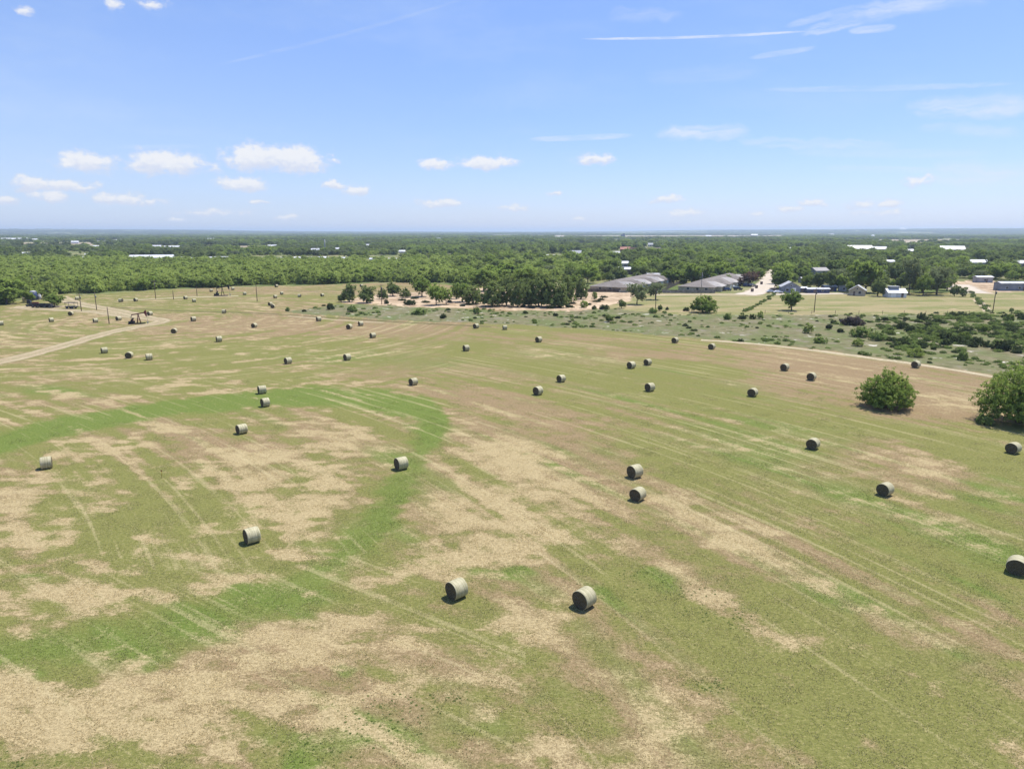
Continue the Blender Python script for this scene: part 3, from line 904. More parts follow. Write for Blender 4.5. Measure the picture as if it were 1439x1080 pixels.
def dome_clusters(rad, h, n, seed, lobes=7):
    """a crown that comes down to the ground: bulging lobes over a half ellipsoid"""
    g = np.random.default_rng(seed)
    la = g.random(lobes) * 2 * pi; lz = g.uniform(.05, .95, lobes); lr = g.uniform(.75, 1.12, lobes)
    ld = np.stack([np.cos(la) * np.sqrt(1 - lz ** 2), np.sin(la) * np.sqrt(1 - lz ** 2), lz], 1)
    v = g.normal(size=(n, 3)); v /= np.linalg.norm(v, axis=1)[:, None]; v[:, 2] = np.abs(v[:, 2])
    near = (v @ ld.T)
    k = .80 + (np.max(np.where(near > .55, (near - .55) * lr[None, :], 0), 1)) * .75
    q = (.35 + .65 * g.random(n) ** .5) * g.choice([1, 1, 1, 1, 1.10, 1.18], n)
    p = v * (k * q)[:, None]
    zz = p[:, 2]
    p[:, :2] *= rad * (.86 + .14 * np.sin(np.clip(zz, 0, 1) * pi))[:, None]
    p[:, 2] = .12 * h + zz * h * .85
    return p


def trunk_mesh(name, h, r0, rad, seed, limbs=5, lean=.08, stems=1):
    g = random.Random(seed)
    b = MB()
    for st in range(stems):
        ox, oy = (0, 0) if stems == 1 else (g.uniform(-.5, .5), g.uniform(-.5, .5))
        dx, dy = g.uniform(-lean, lean) * h, g.uniform(-lean, lean) * h
        top = (ox + dx, oy + dy, h)
        b.tube([(ox, oy, -.15), (ox * 1.0 + dx * .2, oy + dy * .2, h * .35), top], [r0 * 1.35, r0, r0 * .75], 7)
        for k in range(limbs):
            a = 2 * pi * (k + g.random() * .5) / limbs
            z0 = h * g.uniform(.72, .98)
            e = (top[0] + math.cos(a) * rad * .62, top[1] + math.sin(a) * rad * .62, h + rad * g.uniform(.25, .7))
            m_ = (top[0] + math.cos(a) * rad * .26, top[1] + math.sin(a) * rad * .26, z0 + rad * .22)
            b.tube([(ox + dx * z0 / h, oy + dy * z0 / h, z0), m_, e], [r0 * .55, r0 * .4, r0 * .15], 5)
    me_o = b.build(name, M['bark'])
    me = me_o.data
    bpy.data.objects.remove(me_o)
    return me


# unit shapes, all about 1 m crown radius so that copies are scaled
def make_kind(mat, seed, rad, z0, z1, ncl, per, size, spread, th, tr, limbs=5, lobes=6, stems=1, shell=.55, dome=False):
    cl = dome_clusters(rad, z1, ncl, seed, lobes + 3) if dome else crown_clusters(rad, z0, z1, ncl, seed, lobes, shell)
    lm = leaf_mesh('crown', mat, cl, per, size, spread, seed + 1)
    co = np.empty(len(lm.vertices) * 3, np.float32); lm.vertices.foreach_get('co', co); co = co.reshape(-1, 3)
    rad = float(np.percentile(np.hypot(co[:, 0], co[:, 1]), 96)); z1 = float(np.percentile(co[:, 2], 98.5))
    return (lm, trunk_mesh('trunk', th, tr, rad, seed + 2, limbs, stems=stems), rad, z1)


KIND = {
    'mesquite': [make_kind('mesquite', 10 + 7 * k, 2.9, 1.0, 4.3 + .3 * k, 90, 15, .50, .62, 1.5, .13, 4, 5, stems=2, dome=True) for k in range(3)],
    'oak': [make_kind('oak', 60 + 7 * k, 4.6, .5, 7.6 + .5 * k, 170, 18, .66, .90, 1.9, .30) for k in range(3)],
    'grove': [make_kind('grove', 110 + 7 * k, 4.6, .5, 8.2 + .6 * k, 170, 18, .66, .90, 1.9, .26) for k in range(4)],
    'sage': [make_kind('sage', 170, 4.2, 1.2, 7.4, 120, 15, .54, .85, 2.2, .2)],
    'rust': [make_kind('rust', 180, 4.2, .9, 6.4, 120, 15, .54, .85, 2.0, .2)],
    'bush': [make_kind('mesquite', 190 + 7 * k, 2.4, .25, 2.9 + .3 * k, 100, 15, .42, .50, .8, .07, 5, 6, stems=3, dome=True) for k in range(2)],
    'oakdome': [make_kind('oak', 290 + 7 * k, 4.6, .3, 7.4, 190, 18, .62, .85, 1.6, .3, 5, 9, dome=True) for k in range(2)],
    'round': [make_kind('grove', 280, 4.0, .2, 5.0, 170, 18, .55, .70, 1.0, .1, 5, 8, stems=3, dome=True)],
    'darkbrush': [make_kind('darkbrush', 210 + 7 * k, 1.6, .1, 1.5, 60, 13, .36, .40, .5, .05, 4, 5, stems=3, dome=True) for k in range(2)],
    'weed': [make_kind('weed', 230 + 7 * k, 1.3, .05, 1.0 + .2 * k, 50, 12, .32, .34, .35, .03, 4, 5, stems=3, dome=True) for k in range(2)],
    'dry': [make_kind('dry', 250, 2.2, .05, 1.5, 90, 13, .42, .40, .4, .05, 4, 6, stems=3, dome=True)],
}
# leafier, finer crowns for the two shrubs that stand near
BIGBUSH = make_kind('grove', 301, 4.5, .3, 5.6, 1000, 18, .27, .42, 1.2, .12, 6, 9, stems=4, dome=True)
EDGEBUSH = make_kind('grove', 331, 6.6, .2, 9.0, 1300, 20, .32, .55, 1.8, .2, 7, 12, stems=4, dome=True)
ALL_TREES = []
SPECIES = {'mesquite': 'mesquite_tree', 'oak': 'oak_tree', 'grove': 'leafy_tree', 'sage': 'grey_green_tree', 'rust': 'rust_coloured_tree', 'bush': 'round_bush', 'darkbrush': 'dark_shrub', 'weed': 'green_shrub', 'dry': 'brush_pile', 'round': 'round_bush', 'oakdome': 'oak_tree'}


def plant(kind, loc, w, h, label, cat='tree', group=None, tone=.5, rz=None, shape=None, name=None):
    """one tree or shrub: an Empty at its foot with its trunk and its crown"""
    var = KIND[kind]
    cm, tm, rad, z1 = shape or var[random.randrange(len(var))]
    r = empty(name or SPECIES[kind], loc, random.uniform(0, 2 * pi) if rz is None else rz, label, cat, group)
    r.scale = (w / 2 / rad, w / 2 / rad, h / z1)
    t = bpy.data.objects.new('trunk' if kind in ('oak', 'oakdome', 'mesquite', 'grove', 'sage', 'rust') else 'stem', tm); COL.objects.link(t); t.parent = r
    c = bpy.data.objects.new('crown' if cat == 'tree' else 'foliage', cm); COL.objects.link(c); c.parent = r
    c['tone'] = float(tone)
    ALL_TREES.append((r, c))
    return r, c


SRC = {}


def plant_px(kind, px, py, wpx, hpx, label, cat='tree', group=None, tone=.5, **k):
    m = metres_per_px(py)
    p = at(px, py)
    return plant(kind, p, wpx * m * 1.04, hpx * m * 1.06, label, cat, group, tone, **k)


plant_px('bush', 1244, 572, 68, 46, 'round bright green bush alone in the hay field near the right border', 'bush', None, .62, shape=BIGBUSH, rz=.6)
plant_px('bush', 1433, 594, 97, 74, 'large leafy shrub cut by the right border, tallest near plant', 'shrub', None, .75, shape=EDGEBUSH, rz=1.1, name='large_shrub')
plant_px('weed', 1383, 596, 22, 14, 'low green shoots at the foot of the large shrub', 'shrub', None, .9)
HAND = [
    ('round', 989, 439, 35, 21, 'round dark green bush in the paddock before the second apartment roof', .3),
    ('grove', 1112, 436, 28, 25, 'dark bushy tree alone in the paddock before the blue gabled house', .25),
    ('sage', 895, 427.5, 29, 27, 'airy grey green tree between the clearing and the first apartment roof', .7),
    ('sage', 921, 421, 24, 22, 'airy grey green tree touching the tall pole by the apartments', .5),
    ('oak', 491, 424, 19, 22, 'dark round tree near the left tip of the clearing', .5),
    ('oak', 480, 424.5, 11, 10, 'small dark tree at the left tip of the clearing', .5),
    ('oak', 516, 425.5, 23, 21, 'dark round tree left of the clearing pole', .6),
    ('oak', 552, 416, 20, 17, 'dark tree behind the clearing pole', .5),
    ('grove', 593, 416.5, 28, 24, 'wide umbrella shaped tree at the back of the clearing', .35),
    ('grove', 613, 428.5, 25, 26, 'bright green tree with a clear trunk in the clearing', 1.0),
    ('grove', 627, 427.5, 18, 20, 'bright green smaller tree touching the clear trunked one', .95),
    ('oak', 641.5, 420, 14, 19, 'narrow dark tree with thick trunk in the clearing', .2),
    ('oakdome', 665, 427, 29, 23, 'rounded olive tree right of the bright green pair', .8),
    ('oakdome', 692, 430, 34, 33, 'broad dark tree at the middle of the grove, left of the sandy gap', .85),
    ('oakdome', 712, 429, 26, 36, 'tall dark tree beside the sandy gap in the grove', .4),
    ('oakdome', 727, 431, 24, 32, 'dark tree at the left side of the sandy gap', .5),
    ('oakdome', 757, 430.5, 34, 44, 'tallest dark oak of the right hand cluster', .75),
    ('oakdome', 775, 431, 36, 39, 'broad dark oak in front of the right hand cluster', .95),
    ('oakdome', 796, 427, 26, 36, 'dark oak on the right flank of the cluster', .6),
    ('oakdome', 816, 420, 20, 27, 'dark slim oak last on the right before the first apartments', .3),
    ('grove', 826, 398, 30, 24, 'bright yellow green tree behind the oak cluster', .95),
    ('grove', 740, 408, 40, 30, 'leafy tree behind the sandy gap', .6),
    ('grove', 680, 409, 38, 28, 'leafy green tree behind the olive tree', .6),
    ('grove', 708, 398, 40, 26, 'leafy green tree farther behind the sandy gap', .8),
    ('grove', 650, 424, 26, 24, 'mid green tree filling the gap left of the olive tree', .4),
    ('oak', 738, 424, 26, 28, 'dark tree standing back in the sandy gap of the grove', .6),
    ('oakdome', 745, 430, 20, 24, 'dark bushy tree left of the tallest oak', .35),
    ('oakdome', 786, 432, 24, 26, 'low bushy oak in front of the right flank of the cluster', .75),
    ('grove', 805, 415, 26, 26, 'leafy tree behind the slim oak', .3),
    ('oakdome', 538, 420, 14, 14, 'small dark tree just left behind the clearing pole', .3),
    ('oakdome', 570, 418, 16, 12, 'low dark tree between the pole and the umbrella tree', .4),
    ('rust', 1052, 402, 27, 19, 'rust purple tree beside the parked cars', .5),
    ('grove', 1083, 398, 0, 0, '', 0),
    ('grove', 1216, 411, 42, 40, 'huge leafy tree behind the white stepped shed', .5),
    ('sage', 1277, 413, 30, 46, 'tall upright grey green tree right of the white stepped shed', .4),
    ('sage', 1316, 414, 38, 36, 'wide grey green tree before the pale dirt road', .5),
    ('grove', 1297, 415, 22, 26, 'green tree filling the gap between two grey green ones', .5),
    ('oak', 1341, 416, 12, 14, 'small dark tree nearest to the pale dirt road', .5),
    ('oak', 1352, 416.5, 12, 12, 'bristly dark shrub tree at the corner of the paddock fence', .5),
    ('oak', 1165, 409, 20, 26, 'dark tree between the blue gabled house and the tan gabled house', .6),
    ('oak', 1150, 408, 22, 22, 'dark tree close behind the long low sheds', .4),
    ('grove', 1194, 412.5, 13, 15, 'small green tree left of the tan gabled house', .5),
    ('oak', 1233, 416, 20, 22, 'dark tree tucked between tan gabled house and white stepped shed', .4),
    ('grove', 10, 427, 40, 32, 'leafy green tree at the left border by the machinery yard', .75),
    ('mesquite', 68, 419, 23, 22, 'green tree behind the dark tank in the machinery yard', .5),
    ('grove', 77, 431, 25, 16, 'round green bush tree right of the machinery row', .5),
    ('grove', 41, 425, 15, 14, 'bushy tree at the left flank of the dark tank', .4),
    ('oak', 55, 412, 16, 18, 'dark tree behind the dark tank', .3),
    ('grove', 1098, 405, 26, 22, 'leafy tree left of the blue gabled house by the street', .6),
    ('grove', 1085, 404, 0, 0, '', 0),
]
for k, px, py, w, h, lab, tone in HAND:
    if w: plant_px(k, px, py, w, h, lab, 'tree', None, tone)
for k, px, py, w, h, lab, tone in [
    ('oak', 873.5, 433, 11, 11, 'small dark bush with forked top right of the clearing', .6),
    ('oak', 927.5, 437, 7, 8, 'small upright dark bush right of the tall apartment pole', .2),
    ('weed', 917, 440, 12, 7, 'light green low bush at the foot of the apartment pole', .7),
    ('darkbrush', 937.5, 435.5, 5, 4, 'tiny dark bush halfway to the round dark bush', .1),
    ('darkbrush', 965, 437, 9, 5, 'small dark bush just left of the round dark bush', .2),
    ('darkbrush', 850, 434.5, 14, 6, 'long low dark bush at the right end of the clearing', .5),
    ('darkbrush', 835, 434.5, 7, 5, 'low dark bush left of the long one at the clearing end', .4),
    ('mesquite', 820, 432, 12, 9, 'low yellow green bush on the sandy clearing', .7),
    ('mesquite', 835.5, 420, 8, 9, 'small scrubby tree on the sandy clearing', .3),
    ('darkbrush', 1043, 448, 12, 5, 'dark flat bush, left of two under the paddock', .2),
    ('darkbrush', 1057, 448, 10, 6, 'dark rounded bush, right of two under the paddock', .3),
    ('weed', 1022, 449, 11, 8, 'pale green bush left of the two dark flat bushes', .4),
    ('mesquite', 1068, 448, 9, 10, 'thin feathery bush right of the two dark flat bushes', .6),
    ('darkbrush', 1165, 461.5, 10, 6, 'compact dark bush below the brush pile', .1),
    ('darkbrush', 1180.5, 467, 10, 5, 'compact dark bush lower than the one under the brush pile', .1),
    ('mesquite', 1135.5, 468, 14, 13, 'feathery green bush alone left of the brush pile', .2),
    ('mesquite', 1205, 486, 16, 10, 'bright green bush by the pale track below the brush pile', .6),
    ('mesquite', 1286, 501, 22, 12, 'bright spreading bush by the bale on the track', .5),
    ('weed', 1352, 506, 13, 12, 'pointed green bush right of the spreading one', .6),
    ('darkbrush', 1408, 492, 24, 13, 'large dark bush, right end of the dark thicket row', .1),
    ('weed', 1212, 473, 32, 13, 'wide green bush patch right under the brush pile', .5),
    ('weed', 1233, 478, 22, 10, 'green bush at the right of the wide patch', .3),
    ('weed', 1152, 482, 18, 8, 'low bright bush left of the track side bush', .8),
    ('darkbrush', 464, 435, 11, 8, 'dark bush below the left tip of the clearing', .6),
    ('weed', 495, 438, 14, 8, 'pale green bush below the dark round clearing tree', .4),
    ('weed', 404, 437, 7, 5, 'small pale bush at the far left of the rough pasture', .5),
    ('weed', 590, 442, 16, 8, 'spreading green bush below the umbrella tree', .6),
    ('darkbrush', 623, 447, 10, 6, 'dark bush below the bright green tree', .5),
    ('weed', 670, 441, 10, 9, 'light green bush below the olive tree', .8),
    ('darkbrush', 577, 428, 19, 6, 'long dark bush at the front rim of the clearing', .3),
    ('darkbrush', 543, 427, 7, 6, 'small dark bush right of the clearing pole foot', .3),
    ('oak', 855, 452, 12, 9, 'rounded green bush in the pasture below the sandy clearing', .7),
]:
    plant_px(k, px, py, w, h, lab, 'bush', None, tone, name='pasture_bush')
# heap of dead branches
plant_px('dry', 1197, 456.5, 30, 11, 'dark grey heap of dead branches in the rough pasture', 'brush pile', None, .1)

# row of dark thicket bushes in the right hand pasture
rs = random.Random(21)
lab_n = ['leftmost', 'second', 'third', 'fourth', 'fifth', 'sixth', 'seventh', 'eighth', 'ninth', 'tenth', 'eleventh', 'twelfth', 'thirteenth', 'fourteenth', 'fifteenth', 'sixteenth']
row = [(1252, 470, 12, 6), (1266, 462, 12, 8), (1279, 466, 14, 8), (1290, 469, 16, 6), (1304, 463, 12, 5), (1316, 475, 16, 7), (1330, 477, 20, 10), (1344, 482, 22, 10), (1355, 478, 16, 11), (1360, 468, 20, 8), (1372, 483, 18, 9), (1385, 487, 18, 8), (1382, 466, 16, 9), (1400, 472, 12, 6), (1418, 452, 12, 9), (1295, 449, 12, 9)]
row.sort()
for i, (x, y, w, h) in enumerate(row):
    plant_px('darkbrush' if i % 3 else 'round', x, y, w, h, f'dark green bush, {lab_n[i]} from the left in the right pasture row' if i else 'dark green bush, leftmost of the right pasture row', 'bush', 'dark bushes in the right pasture', .3 + .15 * (i % 5) if i % 3 else .1, name='pasture_bush')
row = [(1352, 449, 12, 5), (1366, 449, 14, 6), (1380, 449, 9, 4), (1272, 478, 10, 6), (1302, 479, 10, 6), (1311, 484, 5, 4), (1256, 450, 10, 5), (1240, 462, 11, 5), (1345, 461, 8, 4), (1420, 462, 8, 8), (1430, 440, 7, 4), (1421, 438, 6, 5)]
row.sort()
for i, (x, y, w, h) in enumerate(row):
    plant_px('weed', x, y, w, h, f'mid green low bush, {lab_n[i]} from the left among the paler pasture bushes' if i else 'mid green low bush, leftmost of the paler pasture bushes', 'bush', 'paler bushes in the right pasture', .1 + .15 * (i % 4), name='pasture_bush')

# ------------------------------------------------------------------ buildings


def pitched(root, w, d, hw, hr, roof, mats, hip=False, over=.4, wall_name='wall', chim=False):
    """body with pitched roof; ridge along x. w along x, d along y"""
    wm, rm = mats
    b = MB()
    x, y = w / 2, d / 2
    if not hip:
        vs = [(-x, -y, 0), (x, -y, 0), (x, y, 0), (-x, y, 0), (-x, -y, hw), (x, -y, hw), (x, y, hw), (-x, y, hw), (-x, 0, hw + hr - .05), (x, 0, hw + hr - .05)]
        fs = [(0, 1, 5, 4), (2, 3, 7, 6), (1, 2, 6, 9, 5), (3, 0, 4, 8, 7), (4, 5, 9, 8), (6, 7, 8, 9), (3, 2, 1, 0)]
        b.mesh_add(vs, fs)
    else:
        b.box((0, 0, hw / 2), (w, d, hw))
    b.build(wall_name, wm, root)
    r_ = MB()
    X, Y, t = x + over, y + over, .12
    k = hr / y
    ze = hw - over * k + .03
    zt = hw + hr + .03
    rx = X if not hip else max(X - Y, .3)
    vs = []
    for dz in (0, t):
        vs += [(-X, -Y, ze + dz), (X, -Y, ze + dz), (X, Y, ze + dz), (-X, Y, ze + dz), (-rx, 0, zt + dz), (rx, 0, zt + dz)]
    fs = [(6, 7, 11, 10), (8, 9, 10, 11), (7, 8, 11), (9, 6, 10), (1, 0, 4, 5), (3, 2, 5, 4), (2, 1, 5), (0, 3, 4), (0, 1, 7, 6), (1, 2, 8, 7), (2, 3, 9, 8), (3, 0, 6, 9)]
    if not hip:
        fs = [(6, 7, 11, 10), (8, 9, 10, 11), (1, 0, 4, 5), (3, 2, 5, 4), (0, 1, 7, 6), (2, 3, 9, 8), (1, 2, 5), (7, 8, 11), (0, 4, 3), (6, 9, 10), (1, 5, 11, 7), (5, 2, 8, 11), (0, 6, 10, 4), (3, 4, 10, 9)]
        fs = fs[:6] + fs[10:]
    r_.mesh_add(vs, fs)
    return r_.build('roof', rm, root)


def openings(root, w, d, items):
    """windows and doors: (side, offset along wall, sill height, width, height, kind)"""
    for side, u, z, ww, hh, kind in items:
        fr, pn = MB(), MB()
        t = .06
        dims = (ww, t, hh)
        c = {'f': (u, -d / 2 - .02, z + hh / 2), 'b': (u, d / 2 + .02, z + hh / 2), 'l': (-w / 2 - .02, u, z + hh / 2), 'r': (w / 2 + .02, u, z + hh / 2)}[side]
        rz = 0 if side in 'fb' else pi / 2
        if kind == 'window':
            fr.box(c, (ww + .16, t, hh + .16), rz)
            f = fr.build('window', M['carwhite'], root)
            n = {'f': (0, -.03, 0), 'b': (0, .03, 0), 'l': (-.03, 0, 0), 'r': (.03, 0, 0)}[side]
            pn.box((c[0] + n[0], c[1] + n[1], c[2]), dims, rz)
            pn.build('pane', M['glass'], f)
        else:
            fr.box(c, dims, rz)
            fr.build('door' if kind == 'door' else 'garage_door', M['redtrim'] if kind == 'door' else M['carwhite'], root)


def house(name, px, py, w, d, hw, hr, wm, rm, rz, label, cat='house', hip=False, items=None, group=None, over=.4):
    p = at(px, py)
    p = p + Vector((0, d * .45, 0))
    r = empty(name, p, rz, label, cat, group)
    pitched(r, w, d, hw, hr, None, (M[wm], M[rm]), hip, over)
    if items is None:
        n = max(1, int(w / 5))
        items = [('f', (i + .5) * w / n - w / 2, 1.0, 1.1, 1.1, 'window') for i in range(n)] + [('f', w * .12, .05, .95, 2.05, 'door')]
    openings(r, w, d, items)
    return r


# the two long rows of low apartments with grey roofs
def apartments(a, b, width, label, jut, items_front):
    """a, b: ends of the front left and back left corner line on the ground"""
    A, B = at(*a), at(*b)
    L = (B - A).length
    ang = math.atan2(B.y - A.y, B.x - A.x)
    mid = (A + B) / 2
    nrm = Vector((math.sin(ang), -math.cos(ang), 0))
    c = mid + nrm * width / 2
    r = empty('apartment_row', c, ang, label, 'apartments')
    hw, hr = 2.5, 2.9
    pitched(r, L, width, hw, hr, None, (M['tanwall'], M['shingle']), True, .6)
    n = jut
    for i in range(n):
        # each home has a lower hipped wing towards the drive
        x = -L / 2 + (i + .62) * L / (n + .15)
        wv = L / n * .60
        wing, rf = MB(), MB()
        y0, y1 = -width / 2 - 2.6, -width / 2 + .3
        wing.box((x, (y0 + y1) / 2, hw / 2 - .02), (wv, y1 - y0, hw - .04))
        wing.build('wing', M['tanwall'], r)
        X, zr = wv / 2 + .45, hw + 2.2
        ye = y0 - .45
        t = .14
        k = 2.2 / X
        yr = ye + X * .9
        yb = -width / 2 * .12
        vs = []
        for dz in (0, t): vs += [(x - X, ye, hw + dz), (x + X, ye, hw + dz), (x, yr, zr + dz), (x, yb, zr + dz), (x - X, -width / 2 + .9, hw + dz), (x + X, -width / 2 + .9, hw + dz)]
        fs = [(6, 7, 8), (7, 11, 9, 8), (10, 6, 8, 9), (1, 0, 2), (5, 1, 2, 3), (0, 4, 3, 2), (0, 1, 7, 6), (1, 5, 11, 7), (4, 0, 6, 10)]
        rf.mesh_add(vs, fs)
        rf.build('wing_roof', M['shinglepalesunlit'] if i % 2 == 0 else M['shingle'], r)  # every other wing takes the paler copy, sunlight put into its colour
        openings(r, 0, 0, [('f', 0, 0, .1, .1, 'none')][:0])
        dr = MB(); dr.box((x, y0 - .03, 1.1), (wv * .45, .08, 2.1)); dr.build('garage_door', M['carwhite'] if i % 3 else M['redtrim'], r)
    # front gable end windows
    for u in (-width * .3, -width * .05, width * .22):
        f = MB(); f.box((-L / 2 - .03, u, 1.5), (.08, 1.5, 1.3)); w_ = f.build('window', M['carwhite'], r)
        g = MB(); g.box((-L / 2 - .08, u, 1.5), (.06, 1.3, 1.1)); g.build('pane', M['glass'], w_)
    for i in range(4):
        v = MB(); v.tube([(-L / 2 + L * (i + .6) / 4.4, 1.2, hw + 2.6), (-L / 2 + L * (i + .6) / 4.4, 1.2, hw + 4.1)], .12, 6); v.build('vent_pipe', M['greysteel'], r)
    return r


apartments((829, 408.8), (899, 394.5), 20, 'long low apartment row with stepped grey roofs, left one nearer the clearing', 7, None)
apartments((953, 408.8), (1009, 394), 18, 'long low apartment row with grey hip roofs beside the parked cars', 5, None)

W = 'window'
house('gabled_house', 1113.5, 411.5, 8, 9, 3.0, 2.4, 'bluegrey', 'palegrey', R(90 - 12), 'small blue grey house with a bright gable roof facing the paddock', 'house', False, [('l', -1.6, .6, 1.6, 1.9, 'garage'), ('l', 1.7, .9, 1.4, 1.2, W), ('l', 0, 3.3, .8, .6, W)])
house('lean_to_shed', 1127, 411, 5, 4, 2.2, .5, 'navy', 'white', 0, 'small dark lean to with a white roof beside the blue gabled house', 'shed', items=[('f', 0, .05, 1.2, 1.9, 'door')])
house('long_shed', 1150, 411.8, 11, 4, 2.0, .5, 'navy', 'palegrey', 0, 'long low dark blue shed under the dark trees', 'shed', items=[('f', -2, .05, 1.2, 1.8, 'door'), ('f', 2, .9, 1.0, .8, W)])
house('open_carport', 1167, 409.6, 6, 5, 2.6, .5, 'navy', 'white', 0, 'dark carport with a white roof right of the dark trees', 'carport', items=[('f', 0, .05, 3.2, 2.1, 'door')])
house('pale_cabin', 1188, 409.5, 5, 5, 3.0, .9, 'greyhouse', 'palegrey', R(-20), 'pale cabin behind the little tree left of the tan gabled house', 'cabin', items=[('f', 0, .9, 1.2, 1.1, W), ('f', 1.6, .05, .9, 2, 'door')])
house('tan_gabled_house', 1209, 415.5, 6.5, 7, 2.6, 2.2, 'tanwall', 'palegrey', R(60), 'tan grey gabled cottage half hidden by the huge leafy tree', 'cottage', items=[('l', -1.2, .9, 1.2, 1.2, W), ('l', 1.2, .05, .9, 2, 'door'), ('l', 0, 3, .8, .6, W)])
sh = house('stepped_shed', 1261, 418, 8.2, 6, 2.3, 1.6, 'white', 'white', R(-4), 'white metal shed with a two step roof at the paddock edge', 'shed', items=[('f', -1.8, .05, 2.4, 2.0, 'garage'), ('f', 2.2, .05, 1.0, 2.0, 'door')])
mb = MB(); mb.box((-.6, .6, 4.4), (4.2, 2.6, .9)); w_ = mb.build('clerestory', M['bluegrey'], sh)
mb = MB(); mb.box((-.6, .6, 4.95), (4.8, 3.2, .18)); mb.build('upper_roof', M['palegrey'], w_)
house('brown_trunked_house', 1153, 391.5, 9.5, 8, 5.2, 1.8, 'greyhouse', 'shinglepalesunlit', R(12), 'tall grey two storey house above the street side trees', 'house', items=[('f', 1, 3.2, 2.2, 1.6, W), ('f', -2.6, .8, 1.2, 1.2, W), ('f', -1, .05, 1, 2, 'door')]).name = 'two_storey_house'
house('flat_roofed_house', 1135, 397.5, 7, 6, 2.6, .6, 'greyhouse', 'palegrey', 0, 'low pale roofed house just below the tall grey house', 'house')
house('white_house', 1243, 389.5, 9, 8, 4.4, 1.5, 'white', 'white', R(18), 'white house amid the trees behind the huge leafy tree', 'house')
house('grey_shed', 1384, 397, 9, 5, 3.2, .6, 'greyhouse', 'white', R(-6), 'grey shed with a thin white roof behind the bare lot', 'shed')
house('mobile_home', 1432, 408.5, 19, 6, 3.8, .7, 'bluegrey', 'palegrey', R(-3), 'blue grey mobile home at the right border behind the paddock', 'mobile home')
house('white_roofed_house', 1374, 374.5, 20, 10, 3.6, 2.2, 'bluegrey', 'white', R(-3), 'house with a long white roof behind the bare lot', 'house')
house('white_roofed_house', 1440, 377, 12, 9, 4.2, 2.2, 'bluegrey', 'white', R(4), 'white roofed house cut by the right border', 'house')
house('pale_roofed_house', 1250, 373, 14, 9, 3.4, 1.4, 'greyhouse', 'white', 0, 'pale roofed house in the trees above the white house', 'house')
house('dark_carport', 922, 394.5, 12, 7, 3.6, .9, 'navy', 'palegrey', R(14), 'dark blue carport with a pale roof behind the first apartments', 'carport', items=[('f', -2.5, .05, 4, 2.6, 'door'), ('f', 3, .9, 1.2, 1.1, W)])
house('dark_carport', 913, 396.5, 11, 5, 3.0, .6, 'navy', 'palegrey', R(10), 'lower dark carport touching the first apartment roof', 'carport', items=[('f', 0, .05, 5, 2.2, 'door')])
house('pale_roofed_house', 885, 385.5, 15, 9, 3.6, 1.3, 'redtrim', 'white', R(-3), 'red walled house with a pale roof behind the first apartments', 'house')
house('white_cottage', 875, 375.5, 10, 8, 3.4, 1.6, 'greyhouse', 'white', R(5), 'small white roofed cottage in the trees beyond the first apartments', 'cottage')


